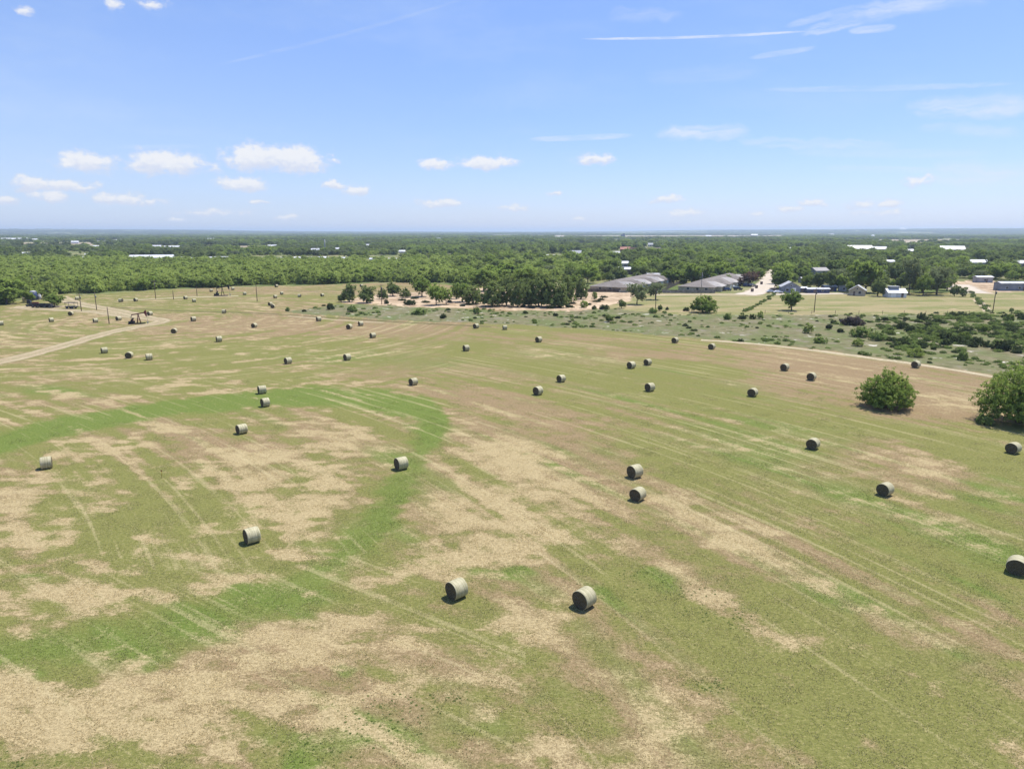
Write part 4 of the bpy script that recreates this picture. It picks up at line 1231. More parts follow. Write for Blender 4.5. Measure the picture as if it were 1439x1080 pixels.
# far buildings, each with walls and roof: x0, x1, foot y, height px, wall, roof, label
FAR = [
    (180, 236, 366.5, 8, 'white', 'white', 'longest white barn behind the thicket, its roof one bright sheet', 'barn'),
    (237, 262, 367, 6, 'greyhouse', 'white', 'lower grey annexe joined on the right of the longest white barn', 'barn'),
    (267, 276, 368, 6, 'bluegrey', 'white', 'little blue grey shed, first right of the barn annexe', 'shed'),
    (288, 298, 367, 6, 'bluegrey', 'white', 'little blue grey shed, second right of the barn annexe', 'shed'),
    (300, 319, 367, 6.5, 'palegrey', 'palegrey', 'pale grey metal shed ending the barn row on the right', 'shed'),
    (385, 399, 366.5, 5, 'white', 'white', 'white mobile home at the left end of the trailer row', 'mobile home'),
    (405, 413, 367.5, 4, 'palegrey', 'white', 'short pale trailer, second in the trailer row', 'mobile home'),
    (413, 429, 366, 5, 'white', 'white', 'long white mobile home, third in the trailer row', 'mobile home'),
    (430, 440, 366, 5, 'palegrey', 'palegrey', 'grey mobile home, fourth in the trailer row', 'mobile home'),
    (446, 460, 366.5, 6, 'white', 'white', 'tall white mobile home, fifth in the trailer row', 'mobile home'),
    (462, 472, 367.5, 4.5, 'palegrey', 'white', 'low trailer, sixth in the trailer row', 'mobile home'),
    (474, 487, 367, 5.5, 'white', 'white', 'bright white mobile home, seventh in the trailer row', 'mobile home'),
    (519, 532, 367.5, 5, 'white', 'white', 'white mobile home right of the wide dark tree gap', 'mobile home'),
    (514, 526, 371, 3, 'palegrey', 'palegrey', 'low pale trailer standing nearer than the rest of the row', 'mobile home'),
    (543, 563, 368, 5, 'palegrey', 'white', 'last long white trailer on the right of the row', 'mobile home'),
    (599, 604, 367.5, 3.5, 'tanwall', 'white', 'tiny pale shed alone at the right of the trailer row', 'shed'),
    (97, 104, 366.5, 5, 'white', 'white', 'small white house above the thicket at left, first of two', 'house'),
    (113, 122, 366.5, 5.5, 'white', 'white', 'small white house above the thicket at left, second of two', 'house'),
    (118, 126, 360, 3.5, 'palegrey', 'palegrey', 'pale roof just above the second small white house', 'house'),
    (31, 44, 358.5, 4, 'tanwall', 'white', 'pale roofed house among the far left trees', 'house'),
    (0, 32, 338, 3.5, 'white', 'white', 'very long low white shed far off at the left border', 'shed'),
    (41, 51, 338, 2.5, 'palegrey', 'white', 'small shed right of the very long far shed', 'shed'),
    (100, 109, 342, 3.5, 'white', 'white', 'white roof far off above the left trees', 'house'),
    (136, 148, 340.5, 2.5, 'palegrey', 'white', 'thin pale roof far off, left of another', 'house'),
    (158, 171, 339, 2.5, 'palegrey', 'white', 'thin pale roof far off, right of another', 'house'),
    (125, 139, 349, 4, 'white', 'white', 'bright roof among dark trees in the far left', 'house'),
    (214, 225, 348.5, 4, 'white', 'white', 'small bright building above the longest white barn', 'house'),
    (230, 250, 349.5, 4, 'redtrim', 'white', 'long bright roof above the longest white barn', 'house'),
    (291, 300, 337.5, 2.5, 'white', 'white', 'tiny white building far off above the pale grey shed', 'house'),
    (376, 388, 348, 4, 'redtrim', 'white', 'white roof left of the tall tower', 'house'),
    (437, 448, 354, 5, 'palegrey', 'white', 'pale buildings front close left of the tall tower', 'house'),
    (470, 477, 352, 4, 'white', 'white', 'small white house right of the tall tower', 'house'),
    (513, 521, 347, 4, 'palegrey', 'white', 'white dome roofed barn alone right of the tall tower', 'barn'),
    (560, 569, 355.5, 4, 'palegrey', 'white', 'white building in the far middle trees', 'house'),
    (614, 619, 337, 2.5, 'white', 'white', 'tiny white speck building near the middle horizon', 'house'),
    (768, 781, 363, 5, 'bluegrey', 'white', 'white roofed building with dark front in the middle', 'house'),
    (783, 792, 363, 4, 'tanwall', 'white', 'tan fronted small building right of the white roofed one', 'house'),
    (801, 817, 361, 9, 'palegrey', 'palegrey', 'large pale grey gabled hall in the middle distance', 'hall'),
    (857, 871, 358, 5, 'bluegrey', 'palegrey', 'blue grey long roof left of the orange roofed building', 'building'),
    (855, 864, 363.5, 4, 'tanwall', 'tanwall', 'tan low building below the blue grey long roof', 'building'),
    (872, 886, 354, 7, 'brick', 'orange', 'building with a bright orange roof', 'building'),
    (885, 894, 355, 7, 'brick', 'brick', 'dark red brick building joined to the orange roof', 'building'),
    (910, 930, 355, 7, 'brick', 'redtrim', 'long dark red brick building right of the orange roof', 'building'),
    (911, 918, 346.5, 5, 'palegrey', 'palegrey', 'pale arched hall behind the long brick building', 'hall'),
    (903, 907, 351, 4, 'white', 'white', 'tiny white house left of the long brick building', 'house'),
    (992, 1000, 333, 2.5, 'white', 'white', 'small white building on the far pale field', 'building'),
    (1056, 1065, 332, 3, 'palegrey', 'white', 'small white building right on the far pale field', 'building'),
    (780, 792, 334, 2, 'white', 'white', 'thin white roof near the horizon left of the dark blue block', 'building'),
    (1106, 1132, 351.5, 4, 'brick', 'palegrey', 'low brick building left of the first school block', 'building'),
    (1195, 1226, 355, 10, 'brick', 'white', 'school block with bright white roof, left one of two', 'school'),
    (1226, 1246, 354.5, 8, 'brick', 'palegrey', 'brick wing joined right of the left school block', 'school'),
    (1326, 1356, 356, 10, 'brick', 'white', 'school block with bright white roof, right one of two', 'school'),
    (1355, 1362, 355, 7, 'brick', 'redtrim', 'small brick annexe right of the right school block', 'school'),
    (1271, 1285, 356, 6, 'greyhouse', 'white', 'white roofed hall below the antenna mast', 'hall'),
    (1165, 1172, 330.5, 1.8, 'white', 'white', 'white speck of a building near the right horizon, first of the line', 'building'),
    (1265, 1272, 328, 1.8, 'white', 'white', 'white speck of a building below the right horizon, beside the dome line', 'building'),
    (1342, 1350, 327.6, 1.8, 'white', 'white', 'white speck of a building, last toward the right border', 'building'),
]
CLEAR = []
for x0, x1, y, hpx, wm, rm, lab, cat in FAR:
    m = metres_per_px(y)
    w = (x1 - x0) * m
    h = hpx * m
    h = max(h, 3.0)
    p = at((x0 + x1) / 2, y)
    d = min(max(w * .45, 6), 30)
    p = p + Vector((0, d / 2, 0)); p.z = float(terrain(p.x, p.y)) - .1
    nm = {'mobile home': 'mobile_home', 'house': 'small_house', 'barn': 'metal_barn', 'shed': 'metal_shed'}.get(cat, cat + ('_block' if cat == 'school' else '') if cat != 'hall' else 'metal_hall')
    r = empty(nm, p, 0, lab, cat)
    r.rotation_euler.z = -math.atan2(p.x, p.y) * .6
    pitched(r, w, d, h * (.56 if cat != 'mobile home' else .7), h * (.44 if cat != 'mobile home' else .3), None, (M[wm], M[rm]), False, .3)
    nwin = 0 if hpx < 4 else max(1, min(6, int(w / 7)))
    if wm != 'white' or cat in ('mobile home', 'school'):
        openings(r, w, d, [('f', (i + .5) * w / nwin - w / 2, h * .14, min(2.0, w / nwin * .4), h * .24, W) for i in range(nwin)])
    CLEAR.append((x0 - 1, x1 + 1, y))
for x0, x1, y in [(1103, 1131, 413), (1140, 1173, 414), (1184, 1195, 411), (1200, 1219, 418), (1249, 1273, 420), (1144, 1164, 392), (1237, 1249, 391), (1378, 1391, 399), (1411, 1445, 411), (1359, 1388, 377), (1431, 1445, 379), (1244, 1256, 374), (903, 935, 404), (877, 894, 388), (870, 881, 377), (820, 940, 412), (925, 1050, 414), (1030, 1062, 404)]:
    CLEAR.append((x0, x1, y))

# dark blue block on the skyline, white dome, tower, mast
p = at(875, 334); p.z = 0
r = empty('blue_tank_block', p, 0, 'dark blue bulky tank building standing tall near the horizon', 'tank building')
m = metres_per_px(334)
b = MB(); b.box((0, 0, 2.2 * m), (5.5 * m, 4 * m, 4.4 * m)); b.build('wall', M['navy'], r)
b = MB(); b.box((1.2 * m, 0, 5.0 * m), (2.8 * m, 3 * m, 1.3 * m)); b.build('penthouse', M['navy'], r)
p = at(1226, 334.5)
m = metres_per_px(334.5)
r = empty('white_dome', p, 0, 'white domed hall above the far fields on the right', 'dome')
prof = [(3.1 * m * math.cos(t), 3.6 * m * math.sin(t) + 1.0 * m) for t in np.linspace(0, pi / 2 - .05, 9)]
b = MB(); b.lathe(prof, 24); b.build('roof', M['white'], r)
b = MB(); b.lathe([(3.0 * m, 0), (3.0 * m, 1.05 * m)], 24); b.build('wall', M['palegrey'], r)
p = at(1133, 341.5); m = metres_per_px(341.5)
r = empty('white_silo', p, 0, 'slim white tower standing on the far pale field', 'tower')
b = MB(); b.lathe([(1.1 * m, 0), (.8 * m, 3.2 * m)], 12); b.build('shaft', M['white'], r)
b = MB(); b.lathe([(.9 * m, 3.2 * m), (.1 * m, 4.6 * m)], 12); b.build('roof', M['white'], r)
p = at(457, 353); m = metres_per_px(353)
r = empty('water_tower', p, 0, 'tall pale tower above the trailer row', 'tower')
b = MB(); b.tube([(0, 0, 0), (0, 0, 9 * m), (0, 0, 16 * m)], [1.0 * m, .75 * m, .7 * m], 10); b.build('shaft', M['greyhouse'], r)
b = MB(); b.tube([(0, 0, 16 * m), (0, 0, 20 * m)], .12 * m, 5); b.build('aerial', M['greysteel'], r)
p = at(1278, 356); m = metres_per_px(356)
r = empty('antenna_mast', p, 0, 'thin lattice antenna mast behind the white roofed hall', 'mast')
b = MB()
for k in range(3):
    a = 2 * pi * k / 3
    b.tube([(1.8 * m * math.cos(a), 1.8 * m * math.sin(a), 0), (.5 * m * math.cos(a), .5 * m * math.sin(a), 8 * m), (.05 * m * math.cos(a), .05 * m * math.sin(a), 14 * m)], .13 * m, 4)
b.build('lattice', M['greysteel'], r)
b = MB(); b.tube([(0, 0, 14 * m), (0, 0, 17 * m)], .07 * m, 4); b.build('aerial', M['greysteel'], r)

# ------------------------------------------------------------------ fences round the apartments and the paddock


def board_fence(pts, h, mat, label):
    P = [at(*q) for q in pts]
    r = empty('board_fence', P[0], 0, label, 'fence')
    o = P[0]
    b = MB()
    for A, B in zip(P[:-1], P[1:]):
        L = (B - A).length; ang = math.atan2(B.y - A.y, B.x - A.x)
        n = int(L / .6)
        for i in range(n):
            c = A + (B - A) * ((i + .5) / n) - o
            hh = h * (1 + .03 * math.sin(i * 2.3))
            b.box((c.x, c.y, hh / 2), (L / n * .985, .03, hh), ang)
        q = MB()
        for zz in (.4, h - .35):
            c = (A + B) / 2 - o + Vector((-math.sin(ang), math.cos(ang), 0)) * .06
            q.box((c.x, c.y, zz), (L, .06, .09), ang)
        q.build('rail', M[mat], r)
    b.build('boards', M[mat], r)
    return r


board_fence([(823, 410.2), (884, 410.6), (925, 404.5), (945, 400.5)], 1.7, 'fence', 'dark board fence along the front of the left apartments')
board_fence([(931, 411.6), (948, 411.7), (1005, 411.8)], 1.6, 'fencepale', 'grey board fence along the front of the right apartments')
board_fence([(930, 411.2), (942, 404.5), (958, 397.5), (966, 394.5)], 1.8, 'fence', 'dark board fence down the left side of the right apartments')
board_fence([(1081, 410.6), (1090, 408.8), (1100, 409.5)], 1.7, 'fence', 'brown board fence left of the blue gabled house')


def wire_fence(pts, gap, label, hp=1.35):
    P = [at(*q) for q in pts]
    o = P[0]
    r = empty('wire_fence', o, 0, label, 'fence')
    run = MB()
    for A, B in zip(P[:-1], P[1:]):
        L = (B - A).length; n = max(1, int(L / gap))
        for i in range(n + 1):
            c = A + (B - A) * (i / n) - o
            q = MB(); q.tube([(c.x, c.y, -.1), (c.x, c.y, hp)], .07, 5); q.build('post', M['pole'], r)
        for zz in (.45, .8, 1.15):
            a_, b_ = A - o, B - o
            run.tube([(a_.x, a_.y, zz), (b_.x, b_.y, zz)], .006, 3, cap=False)
    run.build('wire', M['greysteel'], r)
    return r


wire_fence([(1075, 440.5), (1240, 441.3), (1392, 441.6), (1480, 441.8)], 7.5, 'post and wire fence between the mown paddock and the rough pasture')
wire_fence([(1362, 411), (1376, 424), (1391, 440)], 6, 'post and wire fence running down to the right hand pole')
# weeds that grew up along two fence lines
rs = random.Random(3)
for pts, n, kd, lab in [([(1363, 411), (1376, 424), (1390, 438.5)], 16, 'weed', 'low scrubby weed clump along the fence down to the right pole'), ([(1090, 413), (1074, 424), (1058, 434), (1046, 439)], 14, 'weed', 'green weed clump along the grown over line left of the lone dark tree')]:
    for i in range(n):
        t = (i + rs.random() * .6) / n
        j = min(int(t * (len(pts) - 1)), len(pts) - 2); q = t * (len(pts) - 1) - j
        x = pts[j][0] + (pts[j + 1][0] - pts[j][0]) * q; y = pts[j][1] + (pts[j + 1][1] - pts[j][1]) * q
        p = at(x, y) + Vector((rs.uniform(-.8, .8), rs.uniform(-1, 1), 0))
        plant(kd, p, rs.uniform(1.6, 2.8), rs.uniform(.6, 1.2), lab, 'weed', lab.replace('clump', 'clumps'), rs.random(), name='weed_clump')

# ------------------------------------------------------------------ poles
POLES = [
    (114.5, 437, 24, 'utility pole right of the flatbed trailer, left of a close pair', 'b'),
    (136, 435.5, 24, 'utility pole right of the flatbed trailer, right of a close pair', 'n'),
    (153.5, 455, 23, 'plain short pole nearest to the nearer pump jack', 'n'),
    (47.5, 413, 25, 'utility pole standing out of the trees at the machinery yard', 'b'),
    (219, 420, 25, 'utility pole on the thin well track', 'b'),
    (244, 420.5, 12, 'short pole right of the one on the well track', 'n'),
    (277, 415.5, 12, 'short pole near the farther pump jack', 'n'),
    (361.5, 423.5, 22, 'tall pole in the upper hay field', 'n'),
    (536.5, 427.5, 27, 'tall pole at the front of the sandy clearing', 'n'),
    (617.5, 420, 20, 'pole hidden behind the bright green clearing tree', 'n'),
    (921, 437.5, 31, 'tall dark pole before the gap between the apartment rows', 'n'),
    (985, 415, 31, 'pale pole before the right apartment fence', 'n'),
    (1144, 438.5, 32, 'tall dark pole in front of the long low sheds', 'n'),
    (1395, 438.5, 32, 'tall dark pole at the corner of the paddock fence', 'n'),
    (147, 393, 13, 'utility pole rising from the thicket at left', 'b'),
    (329, 391, 17, 'utility pole rising from the thicket above the pump jack', 'b'),
    (405, 377, 10, 'utility pole rising from the thicket near the trailer row', 'b'),
    (467, 372, 10, 'utility pole rising from the thicket at the trailer row', 'b'),
]
pole_pos = {}
for px, py, h, lab, kd in POLES:
    m = metres_per_px(py)
    p = at(px, py); H = h * m * 1.03
    r = empty('utility_pole', p, R(8), lab, 'pole', 'wooden poles of the power lines')
    b = MB(); b.tube([(0, 0, -.5), (0, 0, H * .5), (0, 0, H)], [.16, .14, .115], 8); b.build('shaft', M['pole'] if px != 985 else M['greysteel'], r)
    if kd == 'b' or H > 7.5:
        b = MB(); b.box((0, .14, H - .45), (2.2, .11, .13)); c = b.build('crossarm', M['pole'], r)
        for u in (-.95, -.45, .5, .95):
            q = MB(); q.lathe([(.05, 0), (.07, .05), (.03, .16)], 8, (u, .14, H - .385)); q.build('insulator', M['greysteel'], c)
    if h > 23:
        b = MB(); b.tube([(.28, -.1, H - 2.1), (.28, -.1, H - 1.2)], .2, 8); b.build('transformer', M['greysteel'], r)
    pole_pos[px] = (p, H)


def wire(a, b, sag, label, dx=0):
    (p, h), (q, g) = pole_pos[a], pole_pos[b]
    A = p + Vector((dx, 0, h - .3)); B = q + Vector((dx, 0, g - .3))
    pts = [A.lerp(B, t) - Vector((0, 0, 4 * sag * t * (1 - t))) for t in np.linspace(0, 1, 14)]
    m_ = MB(); m_.tube(pts, .022, 4)
    tag(m_.build('power_line', M['greysteel']), label, 'power line')


wire(47.5, 147, 2.0, 'power line from the machinery yard pole to the pole in the thicket')
wire(114.5, 136, .6, 'short power line between the close pair of poles')
wire(219, 361.5, 2.5, 'power line from the well track pole to the upper field pole')
wire(361.5, 536.5, 2.5, 'power line from the upper field pole to the clearing pole')
wire(921, 1144, 2.6, 'power line over the paddock between the two tall dark poles')
wire(1144, 1395, 2.8, 'power line over the paddock to the corner fence pole')

# ------------------------------------------------------------------ pump jacks


def pump_jack(px, py, s, rz, label, paint):
    p = at(px, py)
    r = empty('pump_jack', p, rz, label, 'pump jack'); r.scale = (s, s, s)
    b = MB(); b.box((0, -.45, .2), (6.4, .28, .4)); b.box((0, .45, .2), (6.4, .28, .4))
    for x in (-2.8, -1, .8, 2.4): b.box((x, 0, .18), (.25, .64, .26))
    b.build('skid', M['darksteel'], r)
    b = MB()
    for y in (-.55, .55):
        b.tube([(.2, y, .4), (.75, y * .25, 3.9)], .11, 6); b.tube([(1.5, y, .4), (.85, y * .25, 3.9)], .11, 6)
    b.box((.85, 0, 2.0), (.9, .7, .1)); b.box((.8, 0, 3.95), (.5, .5, .2))
    b.build('samson_post', M[paint], r)
    beam = MB(); beam.box((.9, 0, 4.25), (5.4, .26, .42), ry=R(-9)); w = beam.build('walking_beam', M[paint], r)
    hh = MB()
    n = 9
    cx, cz, rad = .8, 4.2, 3.35
    vs = []
    for y in (-.2, .2):
        for k in range(n):
            a = R(28 - 52 * k / (n - 1))
            vs.append((cx + rad * math.cos(a), y, cz + rad * math.sin(a)))
        vs += [(cx + 2.35, y, cz + .22), (cx + 2.35, y, cz + .85)]
    K = n + 2
    fs = [tuple(range(K)), tuple(range(2 * K - 1, K - 1, -1))] + [(i, i + K, (i + 1) % K + K, (i + 1) % K) for i in range(K)]
    hh.mesh_add(vs, fs); hh.build('horse_head', M[paint], w)
    c = MB()
    for y in (-.75, .75):
        c.box((-1.75, y, 1.45), (.55, .16, 2.2), ry=R(24)); c.box((-1.35, y, .85), (1.0, .3, 1.0), ry=R(24))
    c.build('counterweight', M['darksteel'], r)
    g = MB(); g.box((-1.75, 0, 1.1), (1.1, 1.0, 1.4), top=.8); g.build('gearbox', M[paint], r)
    a = MB()
    for y in (-.8, .8): a.tube([(-1.95, y, 2.3), (-1.65, y * .6, 3.85)], .07, 6)
    a.build('pitman_arm', M['darksteel'], r)
    e = MB(); e.box((-2.75, 0, .8), (.8, .7, .75), top=.85); e.tube([(-2.75, -.5, .8), (-2.75, .5, .8)], .28, 10); e.build('motor', M['darksteel'], r)
    d = MB(); d.tube([(cx + rad, 0, 0), (cx + rad, 0, cz + .5)], .04, 5); d.lathe([(.2, 0), (.2, .5), (.1, .5), (.1, 1.1)], 10, (cx + rad, 0, 0)); d.box((cx + rad, 0, .75), (.9, .2, .2)); d.build('wellhead', M['greysteel'], r)
    return r


pump_jack(192.5, 455, .80, R(14), 'red brown pump jack beside the bend of the left dirt track', 'rustred')
pump_jack(310.5, 415.8, .98, R(18), 'dark pump jack at the end of the thin well track', 'darksteel')

# machinery yard at the left


def yard_machine(px, py, L, label, kind, rz=0):
    p = at(px, py)
    r = empty(kind, p, rz, label, 'farm machine')
    b = MB(); b.box((0, 0, .75), (L, 1.5, .18)); b.box((L * .5 + .7, 0, .6), (1.5, .14, .14)); b.build('chassis', M['rustred' if kind == 'hay_rake' else 'darksteel'], r)
    for x in (-L * .3, L * .22):
        for y in (-.95, .95):
            w = MB(); w.tube([(x, y - .14, .48), (x, y + .14, .48)], .48, 14); t = w.build('wheel', M['tyre'], r)
            q = MB(); q.tube([(x, y - .16, .48), (x, y + .16, .48)], .22, 10); q.build('hub', M['greysteel'], t)
    if kind == 'old_tractor':
        b = MB(); b.box((L * .25, 0, 1.35), (L * .45, .8, .9)); b.build('hood', M['rustred'], r)
        b = MB(); b.box((-L * .22, 0, 1.9), (1.4, 1.4, 1.6), top=.85); c = b.build('cab', M['darksteel'], r)
        b = MB(); b.box((-L * .22, 0, 2.0), (1.44, 1.2, .8), top=.85); b.build('window', M['glass'], c)
    elif kind == 'hay_rake':
        for i in range(5):
            a = 2 * pi * i / 5
            x = (i - 2) * L * .22
            b = MB(); b.tube([(x, -.5, 1.0), (x, -.44, 1.0)], .75, 14); b.build('rake_wheel', M['darksteel'], r)
    elif kind == 'flatbed_trailer':
        b = MB(); b.box((0, 0, .95), (L * 1.02, 2.1, .16)); b.build('deck', M['fencepale'], r)
        for x in (-L * .45, L * .45):
            b = MB(); b.tube([(x, -1, 1), (x, -1, 2.4)], .06, 5); b.tube([(x, 1, 1), (x, 1, 2.4)], .06, 5); b.build('stake', M['darksteel'], r)
        b = MB(); b.box((0, 0, 2.45), (L * 1.05, 2.2, .14)); b.build('canopy', M['darksteel'], r)
    else:
        b = MB(); b.box((0, 0, 1.3), (L * .7, 1.4, .9), top=.7); b.build('hopper', M['darksteel'], r)
    return r


yard_machine(46, 430.5, 5.0, 'dark old tractor at the left of the machinery row', 'old_tractor', R(8))
yard_machine(53, 432, 4.4, 'rusty wheel rake in the middle of the machinery row', 'hay_rake', R(-6))
yard_machine(60.5, 432.2, 4.6, 'dark hopper machine right of the rusty rake', 'spreader', R(4))
yard_machine(70, 432.4, 4.0, 'low dark implement at the right of the machinery row', 'spreader', R(-12))
yard_machine(101, 433.6, 4.2, 'flatbed trailer with a canopy frame by the dirt track', 'flatbed_trailer', R(-4))
p = at(48, 421.5)
r = empty('storage_tank', p, 0, 'dark tank with a white top in the machinery yard', 'tank')
b = MB(); b.lathe([(1.45, 0), (1.45, 3.7)], 22); b.build('shell', M['navy'], r)
b = MB(); b.lathe([(1.5, 3.7), (1.0, 4.0), (.2, 4.2)], 22); b.build('roof', M['palegrey'], r)
p = at(56, 421)
r = empty('storage_tank', p, 0, 'pale upright tank right of the dark tank', 'tank')
b = MB(); b.lathe([(.7, 0), (.7, 2.3)], 20); b.build('shell', M['greyhouse'], r)
b = MB(); b.lathe([(.72, 2.3), (.2, 2.6)], 20); b.build('roof', M['tanwall'], r)
p = at(36, 424)
r = empty('storage_tank', p, 0, 'short pale green tank left of the dark tank', 'tank')
b = MB(); b.lathe([(1.1, 0), (1.1, 2.2)], 20); b.build('shell', M['tanwall'], r)
b = MB(); b.lathe([(1.12, 2.2), (.2, 2.6)], 20); b.build('roof', M['tanwall'], r)
p = at(32, 409)
# ------------------------------------------------------------------ parked cars


def car(px, py, rz, paint, label, kind='sedan'):
    p = at(px, py)
    r = empty({'sedan': 'parked_car', 'pickup': 'pickup_truck', 'suv': 'parked_suv'}[kind], p, rz, label, {'sedan': 'car', 'pickup': 'pickup', 'suv': 'car'}[kind], 'vehicles parked beside the right apartments')
    prof = {'sedan': [(-2.2, .45), (-2.25, .85), (-1.5, .95), (-.9, 1.42), (.6, 1.42), (1.25, .95), (2.15, .8), (2.2, .45)],
            'suv': [(-2.3, .5), (-2.35, 1.0), (-2.2, 1.75), (.6, 1.78), (1.2, 1.1), (2.3, 1.0), (2.35, .5)],
            'pickup': [(-2.7, .6), (-2.75, 1.15), (-.75, 1.15), (-.6, 1.8), (.75, 1.82), (1.35, 1.2), (2.6, 1.1), (2.65, .6)]}[kind]
    w = .9
    n = len(prof)
    vs = [(x, -w, z) for x, z in prof] + [(x, w, z) for x, z in prof]
    vs = [(x, y * (.82 if z > 1.3 else 1), z) for x, y, z in vs]
    fs = [tuple(range(n)), tuple(range(2 * n - 1, n - 1, -1))] + [(i, i + n, (i + 1) % n + n, (i + 1) % n) for i in range(n)]
    b = MB(); b.mesh_add(vs, fs); body = b.build('body', M[paint], r)
    top = max(z for _, z in prof); cab = [x for x, z in prof if z > top - .1]
    xa, xb = min(cab), max(cab)
    for y in (-1, 1):
        g = MB(); g.mesh_add([(xa - .2, y * (w * .93), top - .42), (xb + .3, y * (w * .93), top - .42), (xb, y * (w * .835), top - .06), (xa + .05, y * (w * .835), top - .06)], [(0, 1, 2, 3)]); g.build('window', M['glass'], body)
    for s, x0, x1 in ((1, xb + .04, xb + .52), (-1, xa - .03, xa - .35)):
        g = MB(); g.mesh_add([(x0, -w * .74, top - .05), (x0, w * .74, top - .05), (x1 + .03 * s, w * .8, top - .44), (x1 + .03 * s, -w * .8, top - .44)], [(0, 1, 2, 3)]); g.build('windscreen', M['glass'], body)
    L = prof[-1][0]
    for x in (-L * .6, L * .62):
        for y in (-.8, .8):
            q = MB(); q.tube([(x, y - .12, .36), (x, y + .12, .36)], .36, 14); t = q.build('wheel', M['tyre'], r)
            q = MB(); q.tube([(x, y - .13, .36), (x, y + .13, .36)], .2, 10); q.build('rim', M['greysteel'], t)
    for y in (-.6, .6):
        q = MB(); q.box((L + .0, y, .72), (.06, .32, .16)); q.build('headlight', M['carwhite'], body)
    return r


car(1021.5, 408.6, R(20), 'carblue', 'dark blue car nearest to the corner of the right apartments', 'suv')
car(1029, 404.2, R(24), 'carwhite', 'white car behind the nearest dark blue car')
car(1037, 407.6, R(10), 'carblack', 'dark car in the drive right of the nearest dark blue car', 'suv')
car(1034.5, 400.2, R(22), 'carblue', 'dark pickup beside the right apartment wall', 'pickup')
car(1043, 401.5, R(5), 'carblack', 'black car under the rust purple tree')
car(1050, 402.5, R(-8), 'carblue', 'dark blue car right of the black one under the rust purple tree', 'suv')
car(1056.5, 401.8, R(0), 'carsilver', 'silver car at the right end of the parked row')
car(1031, 397.6, R(24), 'carsilver', 'silver car farthest up the drive by the wing doors')
car(1083, 411.3, R(4), 'carsilver', 'grey car parked by the brown fence across the street')
car(1093, 411.9, R(-3), 'carwhite', 'white car parked before the brown fence')
for px, py, lab in [(1057, 409.8, 'dark rubbish bin nearest the street corner'), (1063, 405, 'brown rubbish bin second along the street kerb'), (1070, 399.5, 'brown rubbish bin farthest along the street kerb')]:
    p = at(px, py)
    r = empty('rubbish_bin', p, .2, lab, 'bin', 'bins along the street')
    b = MB(); b.box((0, 0, .75), (1.0, 1.0, 1.5), top=1.12); b.build('body', M['redtrim'], r)
    b = MB(); b.box((0, 0, 1.56), (1.2, 1.2, .1), top=.9); b.build('lid', M['darksteel'], r)

# marker stake in the hay field with a little standing grass
p = at(227.5, 671.5)
r = empty('marker_stake', p, 0, 'thin yellow stake standing in the hay field', 'stake')
b = MB(); b.tube([(0, 0, -.1), (.05, 0, 1.05)], .035, 6); b.build('post', M['stake'], r)
b = MB(); b.box((.045, 0, .98), (.1, .1, .16)); b.build('cap', M['rustred'], r)

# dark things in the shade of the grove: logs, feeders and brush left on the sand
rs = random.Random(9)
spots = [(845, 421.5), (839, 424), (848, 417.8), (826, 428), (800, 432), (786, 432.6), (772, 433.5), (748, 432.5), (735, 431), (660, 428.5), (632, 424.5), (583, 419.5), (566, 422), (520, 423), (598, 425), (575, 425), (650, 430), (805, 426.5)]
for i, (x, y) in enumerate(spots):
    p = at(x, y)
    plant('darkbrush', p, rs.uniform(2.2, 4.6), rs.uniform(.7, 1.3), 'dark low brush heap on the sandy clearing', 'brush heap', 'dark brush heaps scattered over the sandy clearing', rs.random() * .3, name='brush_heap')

# ------------------------------------------------------------------ town trees and woods
GEO = {}


